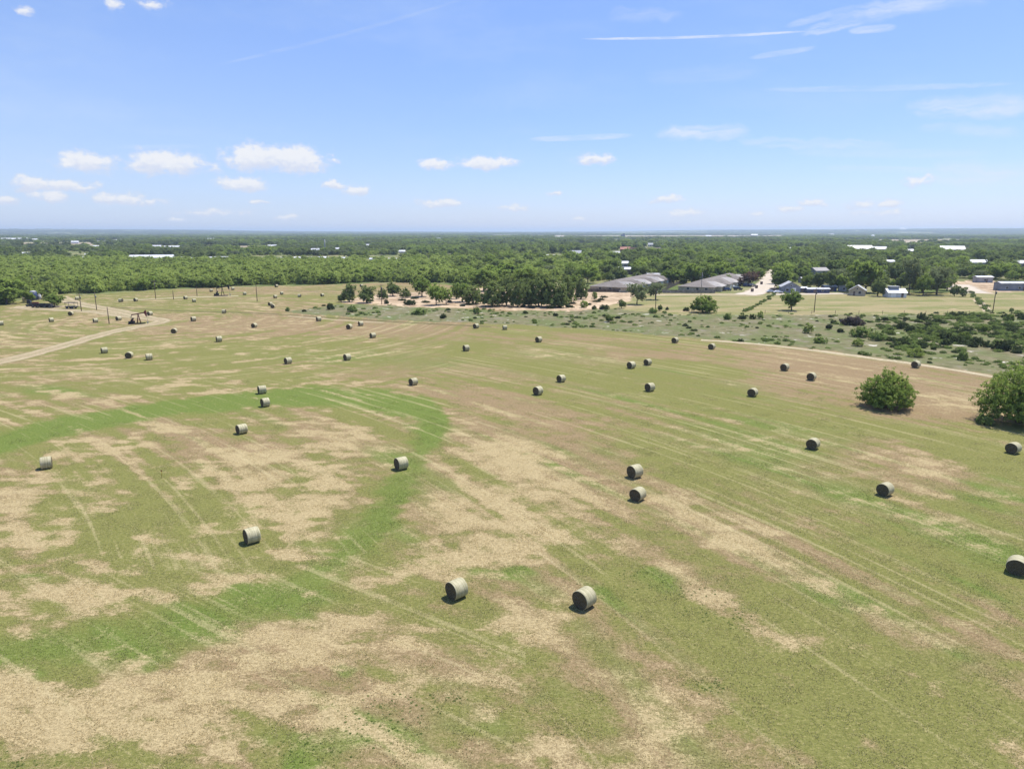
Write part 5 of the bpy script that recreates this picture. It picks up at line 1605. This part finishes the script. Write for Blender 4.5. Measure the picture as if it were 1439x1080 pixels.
def stuff_scatter(name, sources, pts, kinds, scl, rot, tone, meshes=()):
    """one object: many copies of the source meshes on given points"""
    me = bpy.data.meshes.new(name)
    n = len(pts)
    me.vertices.add(n); me.vertices.foreach_set('co', np.asarray(pts, np.float32).ravel())
    me.update()
    for nm, typ, arr, key in (('kind_no', 'INT', np.asarray(kinds, np.int32), 'value'), ('turn', 'FLOAT', np.asarray(rot, np.float32), 'value'), ('tone', 'FLOAT', np.asarray(tone, np.float32), 'value')):
        a = me.attributes.new(nm, typ, 'POINT'); a.data.foreach_set(key, arr)
    a = me.attributes.new('size', 'FLOAT_VECTOR', 'POINT'); a.data.foreach_set('vector', np.asarray(scl, np.float32).ravel())
    o = bpy.data.objects.new(name, me); COL.objects.link(o)
    ng = bpy.data.node_groups.new(name + '_growth', 'GeometryNodeTree')
    ng.interface.new_socket('Geometry', in_out='INPUT', socket_type='NodeSocketGeometry')
    ng.interface.new_socket('Geometry', in_out='OUTPUT', socket_type='NodeSocketGeometry')
    N, L = ng.nodes, ng.links
    gi = N.new('NodeGroupInput'); go = N.new('NodeGroupOutput')
    join = N.new('GeometryNodeJoinGeometry')

    def named(nm, typ):
        q = N.new('GeometryNodeInputNamedAttribute'); q.data_type = typ; q.inputs[0].default_value = nm
        return q.outputs[0]
    kn = named('kind_no', 'INT'); tn = named('turn', 'FLOAT'); sz = named('size', 'FLOAT_VECTOR')
    cx = N.new('ShaderNodeCombineXYZ'); L.new(tn, cx.inputs[2])
    srcs = list(sources)
    for me_ in meshes:                       # sources kept out of the scene itself
        srcs.append(bpy.data.objects.new(me_.name, me_))
    for k, src in enumerate(srcs):
        oi = N.new('GeometryNodeObjectInfo'); oi.inputs['Object'].default_value = src; oi.transform_space = 'ORIGINAL'
        cp = N.new('FunctionNodeCompare'); cp.data_type = 'INT'; cp.operation = 'EQUAL'
        ins = [s for s in cp.inputs if s.type == 'INT']
        L.new(kn, ins[0]); ins[1].default_value = k
        ip = N.new('GeometryNodeInstanceOnPoints')
        L.new(gi.outputs[0], ip.inputs['Points']); L.new(cp.outputs[0], ip.inputs['Selection'])
        L.new(oi.outputs['Geometry'], ip.inputs['Instance'])
        L.new(cx.outputs[0], ip.inputs['Rotation']); L.new(sz, ip.inputs['Scale'])
        L.new(ip.outputs[0], join.inputs[0])
    L.new(join.outputs[0], go.inputs[0])
    md = o.modifiers.new('growth', 'NODES'); md.node_group = ng
    return tag(o, kind='stuff')


def first_crown(kind, idx):
    me = KIND[kind][idx][0]
    for r, c in ALL_TREES:
        if c.data == me: return c
    return None


def jitter_grid(r0, r1, gap, seed, half=43):
    """points about one gap apart, spread over the ring r0..r1 in front of the lens"""
    g = np.random.default_rng(seed)
    xm = r1 * math.sin(R(half))
    nx, ny = int(2 * xm / gap), int((r1 - r0 * math.cos(R(half))) / gap)
    ix, iy = np.meshgrid(np.arange(nx), np.arange(ny))
    x = -xm + (ix + g.random(ix.shape)) * gap
    y = r0 * math.cos(R(half)) + (iy + g.random(ix.shape)) * gap
    x, y = x.ravel(), y.ravel()
    r = np.hypot(x, y); a = np.degrees(np.arctan2(x, y))
    k = (r > r0) & (r < r1) & (np.abs(a) < half)
    return x[k], y[k], g


HAND_XY = np.array([[o.location.x, o.location.y] for o, c in ALL_TREES])


def free(x, y, gap_px_tree):
    """False where buildings, streets, clearings and views to roofs are kept open"""
    px, py, _ = to_px(x, y)
    r = np.hypot(x, y)
    th = gap_px_tree * F / np.maximum(r, 1)
    ok = np.ones(len(x), bool)
    for x0, x1, yb in CLEAR:
        ok &= ~((px > x0 - 1.5) & (px < x1 + 1.5) & (py > yb - 9 * (yb - 325) / 60) & (py < yb + np.minimum(th, 30) * (.75 if yb > 372 else .66)))
    for P in (PADDOCK, CLEARING, PASTURE, TOWNLOT): ok &= ~inpoly(px, py, P)
    for P in FARFIELD: ok &= ~inpoly(px, py, P)
    for S, wd in (([(1046, 414.2), (1060, 411.2), (1069, 406.8), (1076, 400.5), (1082, 393), (1087, 386), (1092, 379.5), (1096, 374)], 12), ([(1340, 397), (1350, 404), (1360, 408.5), (1371, 412)], 12)):
        d = seg_dist(px, py, S, 1); ok &= d > wd * np.clip((py - 330) / 80, .2, 1)
    return ok


WOOD_Y = lambda px: np.interp(px, [-200, 0, 28, 60, 130, 180, 260, 330, 420, 520, 600, 650, 700, 800, 842, 900, 1040, 1100, 1200, 1330, 1439, 1700], [433, 428, 421, 413, 412, 408.5, 404.5, 402, 400, 397, 395.5, 401, 402, 398, 396, 399, 399, 409, 411, 411, 403, 403])
LANDMARKS = [
    (925, 395, 'the dark blue carport'), (885, 385, 'the red walled house'), (1113, 411, 'the blue gabled house'), (1153, 391, 'the tall grey house'), (1243, 389, 'the white house'), (1261, 418, 'the white stepped shed'),
    (1384, 397, 'the grey shed with the thin white roof'), (1432, 408, 'the blue grey mobile home'), (1374, 374, 'the long white roofed house'), (1010, 394, 'the far end of the right apartments'), (1250, 373, 'the pale roofed house'), (875, 375, 'the white roofed cottage'), (1092, 380, 'the far end of the street'), (800, 400, 'the big dark oak cluster'), (1209, 415, 'the tan gabled cottage')]
ORD = ['nearest', 'second nearest', 'third nearest', 'fourth nearest', 'fifth nearest', 'sixth nearest', 'seventh nearest', 'eighth nearest', 'ninth nearest', 'tenth nearest'] + [f'{w} nearest' for w in 'eleventh twelfth thirteenth fourteenth fifteenth sixteenth seventeenth eighteenth nineteenth twentieth twenty-first twenty-second twenty-third twenty-fourth twenty-fifth twenty-sixth twenty-seventh twenty-eighth twenty-ninth thirtieth'.split()]
SOURCES = [first_crown('mesquite', k) for k in range(3)] + [first_crown('oak', k) for k in range(3)] + [first_crown('grove', k) for k in range(4)] + [first_crown('sage', 0)]
SRC_KIND = [('mesquite', k) for k in range(3)] + [('oak', k) for k in range(3)] + [('grove', k) for k in range(4)] + [('sage', 0)]
for i, s in enumerate(SOURCES):
    if s is None:
        kd, k = SRC_KIND[i]
        p = at(700 + 14 * i, 392)
        _, c = plant(kd, p, KIND[kd][k][2] * 2, KIND[kd][k][3], f'leafy tree in the grove behind the sandy clearing, number {i}', 'tree', None, .5, shape=KIND[kd][k])
        c.parent['label'] = 'leafy grove tree far behind the sandy gap, ' + ['olive and', 'wide and', 'tall and', 'slim and', 'dull and', 'soft and', 'fresh and', 'deep green and', 'plain and', 'pale and', 'dusky and'][i % 11] + ' round'
        SOURCES[i] = c

# --- town trees, right of the grove: the nearest are things, those behind are one wood
x, y, g = jitter_grid(300, 1500, 9.0, 77)
px, py, _ = to_px(x, y)
k = (px > 640) & (px < 1560) & (py < WOOD_Y(px)) & free(x, y, 8)
dens = fbm(x / 45, y / 45, 31, 3)
k &= dens > .33
dm = np.min(np.hypot(x[:, None] - HAND_XY[None, :, 0], y[:, None] - HAND_XY[None, :, 1]), 1)
k &= dm > 5
x, y = x[k], y[k]
order = np.argsort(np.hypot(x, y)); x, y = x[order], y[order]
pxx = to_px(x, y)[0]
sp_n = fbm(x / 60, y / 60, 41, 2) + .22 * (g.random(len(x)) - .5)
kindno = np.where(sp_n > .60, g.integers(6, 10, len(x)), np.where(sp_n > .47, g.integers(3, 10, len(x)), g.integers(3, 6, len(x))))
kindno = np.where(g.random(len(x)) < .06, 10, kindno)
# left of the street the wood beyond the thicket is mesquite
ms = (pxx < 850) & (g.random(len(x)) < .55)
kindno = np.where(ms, g.integers(0, 3, len(x)), kindno)
size = (.5 + .9 * g.random(len(x)) ** 1.3) * np.where(kindno < 3, 1.3, 1)
tone = np.clip(fbm(x / 30, y / 30, 51, 2) * 2.2 - .6 + .8 * (g.random(len(x)) - .5), 0, 1)
NI = 230
inview = (pxx[:] > -10) & (pxx < 1450)
idx_i = np.where(inview)[0][:NI]
things = []
for i in idx_i:
    kd, kk = SRC_KIND[kindno[i]]
    sh_ = KIND[kd][kk]
    s = size[i]
    r_, c_ = plant(kd, (x[i], y[i], 0), sh_[2] * 2 * s, sh_[3] * s * g.uniform(.85, 1.1), '', 'tree', 'trees among the houses', tone[i], shape=sh_)
    things.append((r_, kd, s, tone[i]))
LM = [(at(a, b_), nm) for a, b_, nm in LANDMARKS]
byl = {}
for r_, kd, s, tn in things:
    d = [((r_.location - q).length, nm) for q, nm in LM]
    d.sort(); byl.setdefault(d[0][1], []).append((d[0][0], r_, kd, s, tn))
for nm, lst in byl.items():
    lst.sort(key=lambda t: t[0])
    for n_, (dd, r_, kd, s, tn) in enumerate(lst):
        colour = {'oak': 'dark green', 'grove': 'bright green' if tn > .6 else 'mid green', 'sage': 'grey green', 'mesquite': 'light green', 'rust': 'rusty'}[kd]
        big = 'large' if s > 1.05 else ('small' if s < .78 else 'leafy')
        o_ = ORD[n_] if n_ < len(ORD) else 'farther from the viewer than the thirtieth'
        r_['label'] = f'{big} {colour} tree, {o_} to {nm}' if n_ < len(ORD) else f'{colour} tree in the wood beyond {nm}'
rest = np.setdiff1d(np.arange(len(x)), idx_i)
P3 = np.stack([x[rest], y[rest], np.zeros(len(rest))], 1)
sc_ = np.stack([size[rest], size[rest], size[rest] * g.uniform(.85, 1.1, len(rest))], 1)
stuff_scatter('town_woods', SOURCES, P3, kindno[rest], sc_, g.random(len(rest)) * 6.28, tone[rest])

# --- mesquite thicket
x, y, g = jitter_grid(255, 950, 4.0, 5)
px, py, _ = to_px(x, y)
wv = (fbm(x / 14, y / 14, 3, 3) - .5)
k = inpoly(px + 10 * wv, py + 6 * wv, THICKET) & free(x, y, 4)
dens = fbm(x / 26, y / 26, 61, 3)
k &= (dens > .30) | (g.random(len(x)) < .35)
x, y = x[k], y[k]; n = len(x)
kn = g.integers(0, 3, n)
dk = fbm(x / 40, y / 40, 71, 3)
kn = np.where((dk < .40) & (g.random(n) < .5), g.integers(6, 10, n), kn)
kn = np.where((dk < .34) & (g.random(n) < .4), g.integers(3, 6, n), kn)
s = (.8 + .9 * g.random(n) ** 1.5) * np.where(kn < 3, 1.0, .55)
tone = np.clip(fbm(x / 50, y / 50, 81, 3) * 1.8 - .05 + .7 * (g.random(n) - .5), 0, 1)
stuff_scatter('mesquite_thicket', SOURCES, np.stack([x, y, np.zeros(n) - .2], 1), kn, np.stack([s, s, s * g.uniform(.8, 1.1, n)], 1), g.random(n) * 6.28, tone)

# --- woods beyond, thinning and broadening with distance
allp, allk, alls, allt = [], [], [], []
for r0, r1, gap, kscale, seed in ((700, 1700, 9, 1.15, 91), (1700, 3600, 15, 1.7, 92), (3600, 7000, 30, 3.2, 93), (7000, 17000, 70, 7, 94)):
    x, y, g = jitter_grid(r0, r1, gap, seed, 41)
    px, py, _ = to_px(x, y)
    k = free(x, y, 6 if r0 < 1500 else 7) & (py < np.minimum(WOOD_Y(px), 367)) & ~inpoly(px, py, THICKET)
    if r1 < 1800: k &= (px < 700) | (np.hypot(x, y) > 1480)
    sc0 = max(60, gap * 7)
    dens = fbm(x / sc0, y / sc0, 33, 4) * .6 + fbm(x / sc0 / 5, y / sc0 / 5, 35, 2) * .4
    k &= dens > (.46 if r0 < 1500 else .43)
    x, y, dens = x[k], y[k], dens[k]; n = len(x)
    sp_n = fbm(x / (sc0 * .8), y / (sc0 * .8) * .5, 43, 3) + .15 * (g.random(n) - .5)
    kn = np.where(sp_n > .60, g.integers(6, 10, n), np.where(sp_n > .42, g.integers(0, 3, n), g.integers(3, 6, n)))
    kn = np.where(g.random(n) < .09, 10, kn)
    s = (.5 + 1.1 * g.random(n) ** 1.4) * kscale
    hs = g.uniform(.7, 1.15, n) * min(kscale, 1.5) * np.where(kn < 3, .95, .85)
    tone = np.clip(fbm(x / sc0, y / sc0, 53, 2) * 2.2 - .65 + .6 * (g.random(n) - .5), 0, 1)
    allp.append(np.stack([x, y, terrain(x, y) - .3], 1)); allk.append(kn); alls.append(np.stack([s, s, hs], 1)); allt.append(tone)
allp = np.concatenate(allp); n = len(allp)
stuff_scatter('distant_woods', SOURCES, allp, np.concatenate(allk), np.concatenate(alls), RNG.random(n) * 6.28, np.concatenate(allt))
print('woods', n)

# --- weeds and low brush of the rough pasture
x, y, g = jitter_grid(120, 330, 1.7, 15)
px, py, _ = to_px(x, y)
wv = fbm(x / 9, y / 9, 4, 3) - .5
k = inpoly(px + 12 * wv, py + 8 * wv, PASTURE)
gr = fbm(x / 11, y / 11, 63, 4)
rightside = sstep(1150, 1330, px) * sstep(520, 470, py)
strip = np.exp(-((py - np.interp(px, [440, 700, 960, 1090, 1240, 1395], [441, 453, 470, 480, 500, 522])) / 4) ** 2)
k &= g.random(len(x)) < np.clip((gr - .52) * 3.0 * (.4 + .6 * rightside) + .60 * rightside * (gr > .40) + .14 * strip, 0, .8) + .02
x, y, gr, rightside = x[k], y[k], gr[k], rightside[k]; n = len(x)
WS = [first_crown('weed', 0), first_crown('weed', 1), first_crown('darkbrush', 0), first_crown('darkbrush', 1)]
WS = [w if w is not None else WS[0] for w in WS]
kn = np.where(g.random(n) < .08 + .12 * rightside, g.integers(2, 4, n), g.integers(0, 2, n))
s = g.uniform(.25, .75, n) * (1 + .5 * rightside)
stuff_scatter('pasture_weeds', WS, np.stack([x, y, np.zeros(n) - .05], 1), kn, np.stack([s, s, s * g.uniform(.5, 1.0, n)], 1), g.random(n) * 6.28, np.clip(g.random(n) * .9, 0, 1))

# --- dark little weed tufts in the near field
g = np.random.default_rng(404)
wp = []
for cx, cy, rx, ry, m_ in [(950, 826, 85, 20, 150), (1020, 862, 70, 13, 130), (1060, 880, 40, 8, 40), (1000, 962, 26, 12, 60), (520, 1015, 80, 38, 150), (900, 806, 40, 7, 50), (625, 751, 9, 3, 12), (440, 1060, 60, 20, 70), (1410, 833, 26, 3, 20), (30, 1068, 50, 14, 50), (600, 985, 60, 14, 50)]:
    for _ in range(m_):
        q = at(cx + g.normal() * rx * .55, cy + g.normal() * ry * .55); wp.append((q.x, q.y, -.02))
n = len(wp)
s_ = g.uniform(.03, .075, n)
stuff_scatter('field_weeds', WS[:2], wp, g.integers(0, 2, n), np.stack([s_, s_, s_ * .55], 1), g.random(n) * 6.28, .2 + g.random(n) * .6)

# --- cut stubble standing in the near field
def stubble_patch(seed, half=.8, n=120):
    g = np.random.default_rng(seed)
    nt_ = 60
    tc = g.uniform(-half, half, (nt_, 2)); th = g.uniform(.5, 1.1, nt_)
    i = g.integers(0, nt_, n)
    base = tc[i] + g.normal(size=(n, 2)) * .10
    a = g.random(n) * 2 * pi; L = .058 * th[i] * g.uniform(.6, 1.3, n); lean = g.normal(size=(n, 2)) * .06 * th[i][:, None]
    w = .016 + .014 * g.random(n)
    dx, dy = np.cos(a) * w, np.sin(a) * w
    z0 = np.full(n, -.01)
    v = np.stack([np.stack([base[:, 0] - dx, base[:, 1] - dy, z0], 1), np.stack([base[:, 0] + dx, base[:, 1] + dy, z0], 1), np.stack([base[:, 0] + lean[:, 0] + dx * .5, base[:, 1] + lean[:, 1] + dy * .5, L], 1), np.stack([base[:, 0] + lean[:, 0] - dx * .5, base[:, 1] + lean[:, 1] - dy * .5, L], 1)], 1).reshape(-1, 3)
    me = bpy.data.meshes.new('stubble_blades')
    me.vertices.add(n * 4); me.vertices.foreach_set('co', v.astype(np.float32).ravel())
    me.loops.add(n * 4); me.loops.foreach_set('vertex_index', np.arange(n * 4, dtype=np.int32))
    me.polygons.add(n); me.polygons.foreach_set('loop_start', (np.arange(n) * 4).astype(np.int32))
    me.update(calc_edges=True)
    lv = me.attributes.new('lv', 'FLOAT', 'POINT'); lv.data.foreach_set('value', np.repeat(g.random(n), 4).astype(np.float32))
    me.materials.append(M['stubble'])
    return me


x, y, g = jitter_grid(30, 150, 1.2, 25, 44)
A_, B_ = ground_attributes(x, y)
k = (A_[:, 3] < .5) & (g.random(len(x)) < sstep(135, 40, np.hypot(x, y)) + .04)
x, y, A_ = x[k], y[k], A_[k]
n = len(x)
P0 = np.stack([x, y, np.zeros(n)], 1)
# grasses are straw coloured on the dry patches and green on the fresh ones
tn = np.clip(.35 + .75 * A_[:, 0] + .25 * A_[:, 2] - .6 * A_[:, 1] * (1 - A_[:, 0]), 0, 1)
STUB = []
proto_mesh = [stubble_patch(900 + q) for q in range(3)]
s_ = g.uniform(.8, 1.25, n)
o0 = stuff_scatter('field_stubble', [], P0, g.integers(0, 3, n), np.stack([s_, s_, s_ * g.uniform(.5, 1.3, n)], 1), g.random(n) * 6.28, tn, meshes=proto_mesh)

# ------------------------------------------------------------------ air
bm_ = MB(); bm_.box((0, 8000, 57), (76000, 60000, 120))
hz = bm_.build('haze', None)
hz.data.materials.clear()
m, nt, out = material('haze_air')
pv = nt.new('ShaderNodeVolumePrincipled')
pv.inputs['Color'].default_value = (.72, .86, 1.0, 1); pv.inputs['Density'].default_value = 9.5e-5; pv.inputs['Anisotropy'].default_value = .2
nt.l.new(pv.outputs[0], out.inputs['Volume'])
hz.data.materials.append(m)
tag(hz, kind='stuff')
hz.location.z = -1 - (57 - 60)

# ------------------------------------------------------------------ sky and sun
SUN_EL, SUN_AZ = R(66), R(50)       # azimuth from +Y towards +X
w = bpy.data.worlds.new('World'); sc.world = w; w.use_nodes = True
nt = NT(w.node_tree)
for n_ in list(nt.n): nt.n.remove(n_)
out = nt.new('ShaderNodeOutputWorld'); bg = nt.new('ShaderNodeBackground')
sky = nt.new('ShaderNodeTexSky', sky_type='NISHITA')
sky.sun_disc = False; sky.sun_elevation = SUN_EL; sky.sun_rotation = SUN_AZ
sky.altitude = 200; sky.air_density = 1.0; sky.dust_density = .4; sky.ozone_density = 1.6
d = nt.new('ShaderNodeTexCoord').outputs['Generated']
sp = nt.new('ShaderNodeSeparateXYZ'); nt.l.new(d, sp.inputs[0])
az = nt.mul(nt.math('ARCTAN2', sp.outputs[0], sp.outputs[1]), 180 / pi)
el = nt.mul(nt.math('ARCSINE', sp.outputs[2]), 180 / pi)
cmb = nt.new('ShaderNodeCombineXYZ'); nt.l.new(az, cmb.inputs[0]); nt.l.new(el, cmb.inputs[1])
ae = cmb.outputs[0]


def azel(px, py):
    x = (px - 719.5) / F; yy = (540 - py) / F
    v = Vector((x, yy * SP + CP, yy * CP - SP)).normalized()
    return math.degrees(math.atan2(v.x, v.y)), math.degrees(math.asin(v.z))


nz1 = nt.noise(ae, .62, 6, .62); nz2 = nt.noise(nt.mapping(ae, scale=(1, 1.6, 1), loc=(7, 3, 0)), 1.9, 4, .6)
warp = nt.new('ShaderNodeTexNoise'); nt.l.new(ae, warp.inputs['Vector']); warp.inputs['Scale'].default_value = .8; warp.inputs['Detail'].default_value = 4
wv = nt.vmath('MULTIPLY', nt.vmath('SUBTRACT', warp.outputs['Color'], (.5, .5, .5)), (1.6, .9, 0))
aw = nt.vmath('ADD', ae, wv)
CUM_W = lambda w_: w_ if w_ >= 1 else min(1, w_ + .18)
CUM = [(121, 229, 40, 15, 1), (235, 230, 62, 16, 1), (372, 222, 52, 19, 1.1), (418, 226, 42, 19, 1.05), (340, 258, 32, 10, 1), (685, 229, 43, 9, 1), (614, 230, 21, 7, .75), (838, 224, 30, 8, .75), (44, 259, 27, 11, .85),
       (92, 261, 44, 9, .8), (75, 277, 26, 9, .75), (170, 279, 36, 9, .75), (215, 284, 28, 6, .6), (10, 283, 18, 8, .7), (466, 260, 16, 6, .75), (500, 267, 20, 8, .75), (619, 285, 29, 7, .75), (366, 284, 16, 4, .55),
       (935, 281, 22, 7, .75), (962, 300, 36, 8, .55), (1110, 293, 18, 6, .65), (1142, 285, 22, 6, .65), (1205, 288, 22, 9, .5), (1250, 286, 20, 7, .7), (1290, 255, 22, 9, .55), (720, 292, 24, 6, .5), (250, 309, 12, 5, .5), (400, 306, 18, 5, .5), (300, 298, 60, 6, .35), (780, 273, 16, 4, .45), (815, 309, 12, 4, .45), (1060, 302, 10, 4, .4), (470, 225, 10, 4, .4), (1240, 300, 50, 7, .35),
       (160, 4, 12, 10, .6), (216, 6, 22, 9, .55), (36, 16, 14, 7, .45)]
best = None
for px, py, rx, ry, wt in CUM:
    wt = CUM_W(wt)
    a0, e0 = azel(px, py); a1, _ = azel(px + rx, py); _, e1 = azel(px, py - ry)
    q = nt.vmath('MULTIPLY', nt.vmath('SUBTRACT', aw, (a0, e0, 0)), (1 / (a1 - a0), 1 / (e1 - e0), 0))
    v = nt.mul(nt.math('SUBTRACT', 1.28, nt.vmath('LENGTH', q)), .95 * wt)
    v = nt.add(v, .28 * (wt - 1) * .6)
    qy = nt.new('ShaderNodeSeparateXYZ'); nt.l.new(q, qy.inputs[0])
    if best is None: best, high = v, qy.outputs[1]
    else:
        mx = nt.new('ShaderNodeMix', data_type='FLOAT'); nt.put(mx.inputs[0], nt.math('GREATER_THAN', v, best)); nt.put(mx.inputs[2], high); nt.put(mx.inputs[3], qy.outputs[1])
        best = nt.math('MAXIMUM', best, v); high = mx.outputs[0]
dens = nt.add(best, nt.mul(nt.math('SUBTRACT', nz1, .5), 1.5), nt.mul(nt.math('SUBTRACT', nz2, .5), 1.1))
cum = nt.mul(nt.step(-.08, .70, dens), nt.step(-.75, .05, best))
core = nt.mul(nt.step(.0, .7, dens), nt.step(-.75, .25, nt.add(high, nt.mul(nt.math('SUBTRACT', nz2, .5), 1.6))))
# cirrus and old vapour trails: soft streaks along a line
STREAK = [(805, 54.5, 1160, 42, 1.9, .6), (740, 196, 895, 190, 4.5, .45), (920, 187, 1060, 186, 11, .55), (1030, 198, 1270, 206, 8, .32), (1120, 48, 1270, 10, 7, .5), (1160, 34, 1330, -8, 12, .42), (1190, 44, 1262, 38, 5, .4), (1100, 38, 1210, 8, 5, .25), (1230, 10, 1400, -6, 10, .3), (1050, 82, 1150, 66, 4, .3), (290, 95, 660, -4, 2.6, .11), (1270, 153, 1470, 148, 14, .5), (1060, 126, 1439, 117, 4, .22),
          (1290, 178, 1439, 186, 8, .25), (1300, 243, 1480, 250, 18, .45), (1100, 214, 1400, 216, 6, .2), (850, 20, 960, 22, 9, .2), (160, 207, 290, 206, 3, .14), (1150, 236, 1330, 240, 5, .22), (900, 108, 1080, 98, 12, .10)]
cir = None
for x0, y0, x1, y1, hw_, wt in STREAK:
    (a0, e0), (a1, e1) = azel(x0, y0), azel(x1, y1)
    L_ = math.hypot(a1 - a0, e1 - e0); th = math.atan2(e1 - e0, a1 - a0)
    cx, cy = (a0 + a1) / 2, (e0 + e1) / 2
    hd = hw_ / F * 180 / pi
    soft = aw if hw_ > 6 else nt.vmath('ADD', ae, nt.vmath('MULTIPLY', wv, (.06, .06, 0)))
    q = nt.vmath('SUBTRACT', soft, (cx, cy, 0))
    u = nt.vmath('DOT_PRODUCT', q, (math.cos(th) / (L_ / 2), math.sin(th) / (L_ / 2), 0))
    v = nt.vmath('DOT_PRODUCT', q, (-math.sin(th) / hd, math.cos(th) / hd, 0))
    rr_ = nt.add(nt.math('POWER', nt.math('ABSOLUTE', u), 4.0), nt.mul(v, v))
    c = nt.mul(nt.step(1.1, 0.0, rr_) if hw_ > 7 else nt.step(1.0, .2, rr_), wt)
    cir = c if cir is None else nt.math('MAXIMUM', cir, c)
fib = nt.noise(nt.mapping(aw, rot=(0, 0, R(-8)), scale=(.25, 1.8, 1)), 1.1, 6, .62)
cir = nt.mul(cir, nt.remap(fib, .34, .64, .18, 1.35))
veil = nt.mul(nt.step(.45, .8, nt.noise(nt.mapping(aw, rot=(0, 0, R(-12)), scale=(.06, .22, 1), loc=(3, 1, 0)), 1, 5, .6)), .22)
veil = nt.math('ADD', veil, nt.mul(nt.math('MULTIPLY', nt.step(5, -36, az), nt.step(20, 2, el)), .30), clamp=True)
hs = nt.new('ShaderNodeHueSaturation'); nt.l.new(sky.outputs[0], hs.inputs['Color']); hs.inputs['Saturation'].default_value = 1.12
K = 1 / .11 / 1.34
base = nt.mix(.35, nt.mix(1.0, hs.outputs[0], (.94, .955, 1.18), 'MULTIPLY'), tuple(v * K for v in (.36, .56, 1.10)))
cw = tuple(v * K for v in (.95, .955, .98)); cb = tuple(v * K for v in (.74, .79, .93))
vw = tuple(v * K for v in (.66, .80, 1.0))
c = nt.mix(veil, base, vw)
c = nt.mix(cir, c, tuple(v * K for v in (.80, .87, .98)))
ccol = nt.mix(core, cb, cw)
c = nt.mix(nt.mul(cum, .92), c, ccol)
nt.l.new(c, bg.inputs[0]); bg.inputs[1].default_value = .11
nt.l.new(bg.outputs[0], out.inputs[0])

sl = bpy.data.lights.new('sun', 'SUN'); sl.energy = 5.0; sl.angle = R(.53); sl.color = (1, .955, .88)
so = bpy.data.objects.new('sun', sl); COL.objects.link(so)
sd = Vector((math.cos(SUN_EL) * math.sin(SUN_AZ), math.cos(SUN_EL) * math.cos(SUN_AZ), math.sin(SUN_EL)))
so.rotation_euler = (-sd).to_track_quat('-Z', 'Y').to_euler()
so.location = (0, 0, 200)

# ------------------------------------------------------------------ camera
cam = bpy.data.cameras.new('camera'); co = bpy.data.objects.new('camera', cam); COL.objects.link(co)
cam.sensor_width = 36; cam.lens = F / 1439 * 36; cam.clip_start = .5; cam.clip_end = 120000
co.location = (0, 0, EYE); co.rotation_euler = (R(90) - PITCH, 0, 0)
sc.camera = co
sc.view_settings.view_transform = 'Standard'; sc.view_settings.look = 'None'; sc.view_settings.exposure = 0.38; sc.view_settings.gamma = 1
cy = sc.cycles
cy.max_bounces = 6; cy.diffuse_bounces = 3; cy.transmission_bounces = 4; cy.transparent_max_bounces = 8; cy.volume_bounces = 0
cy.use_denoising = True
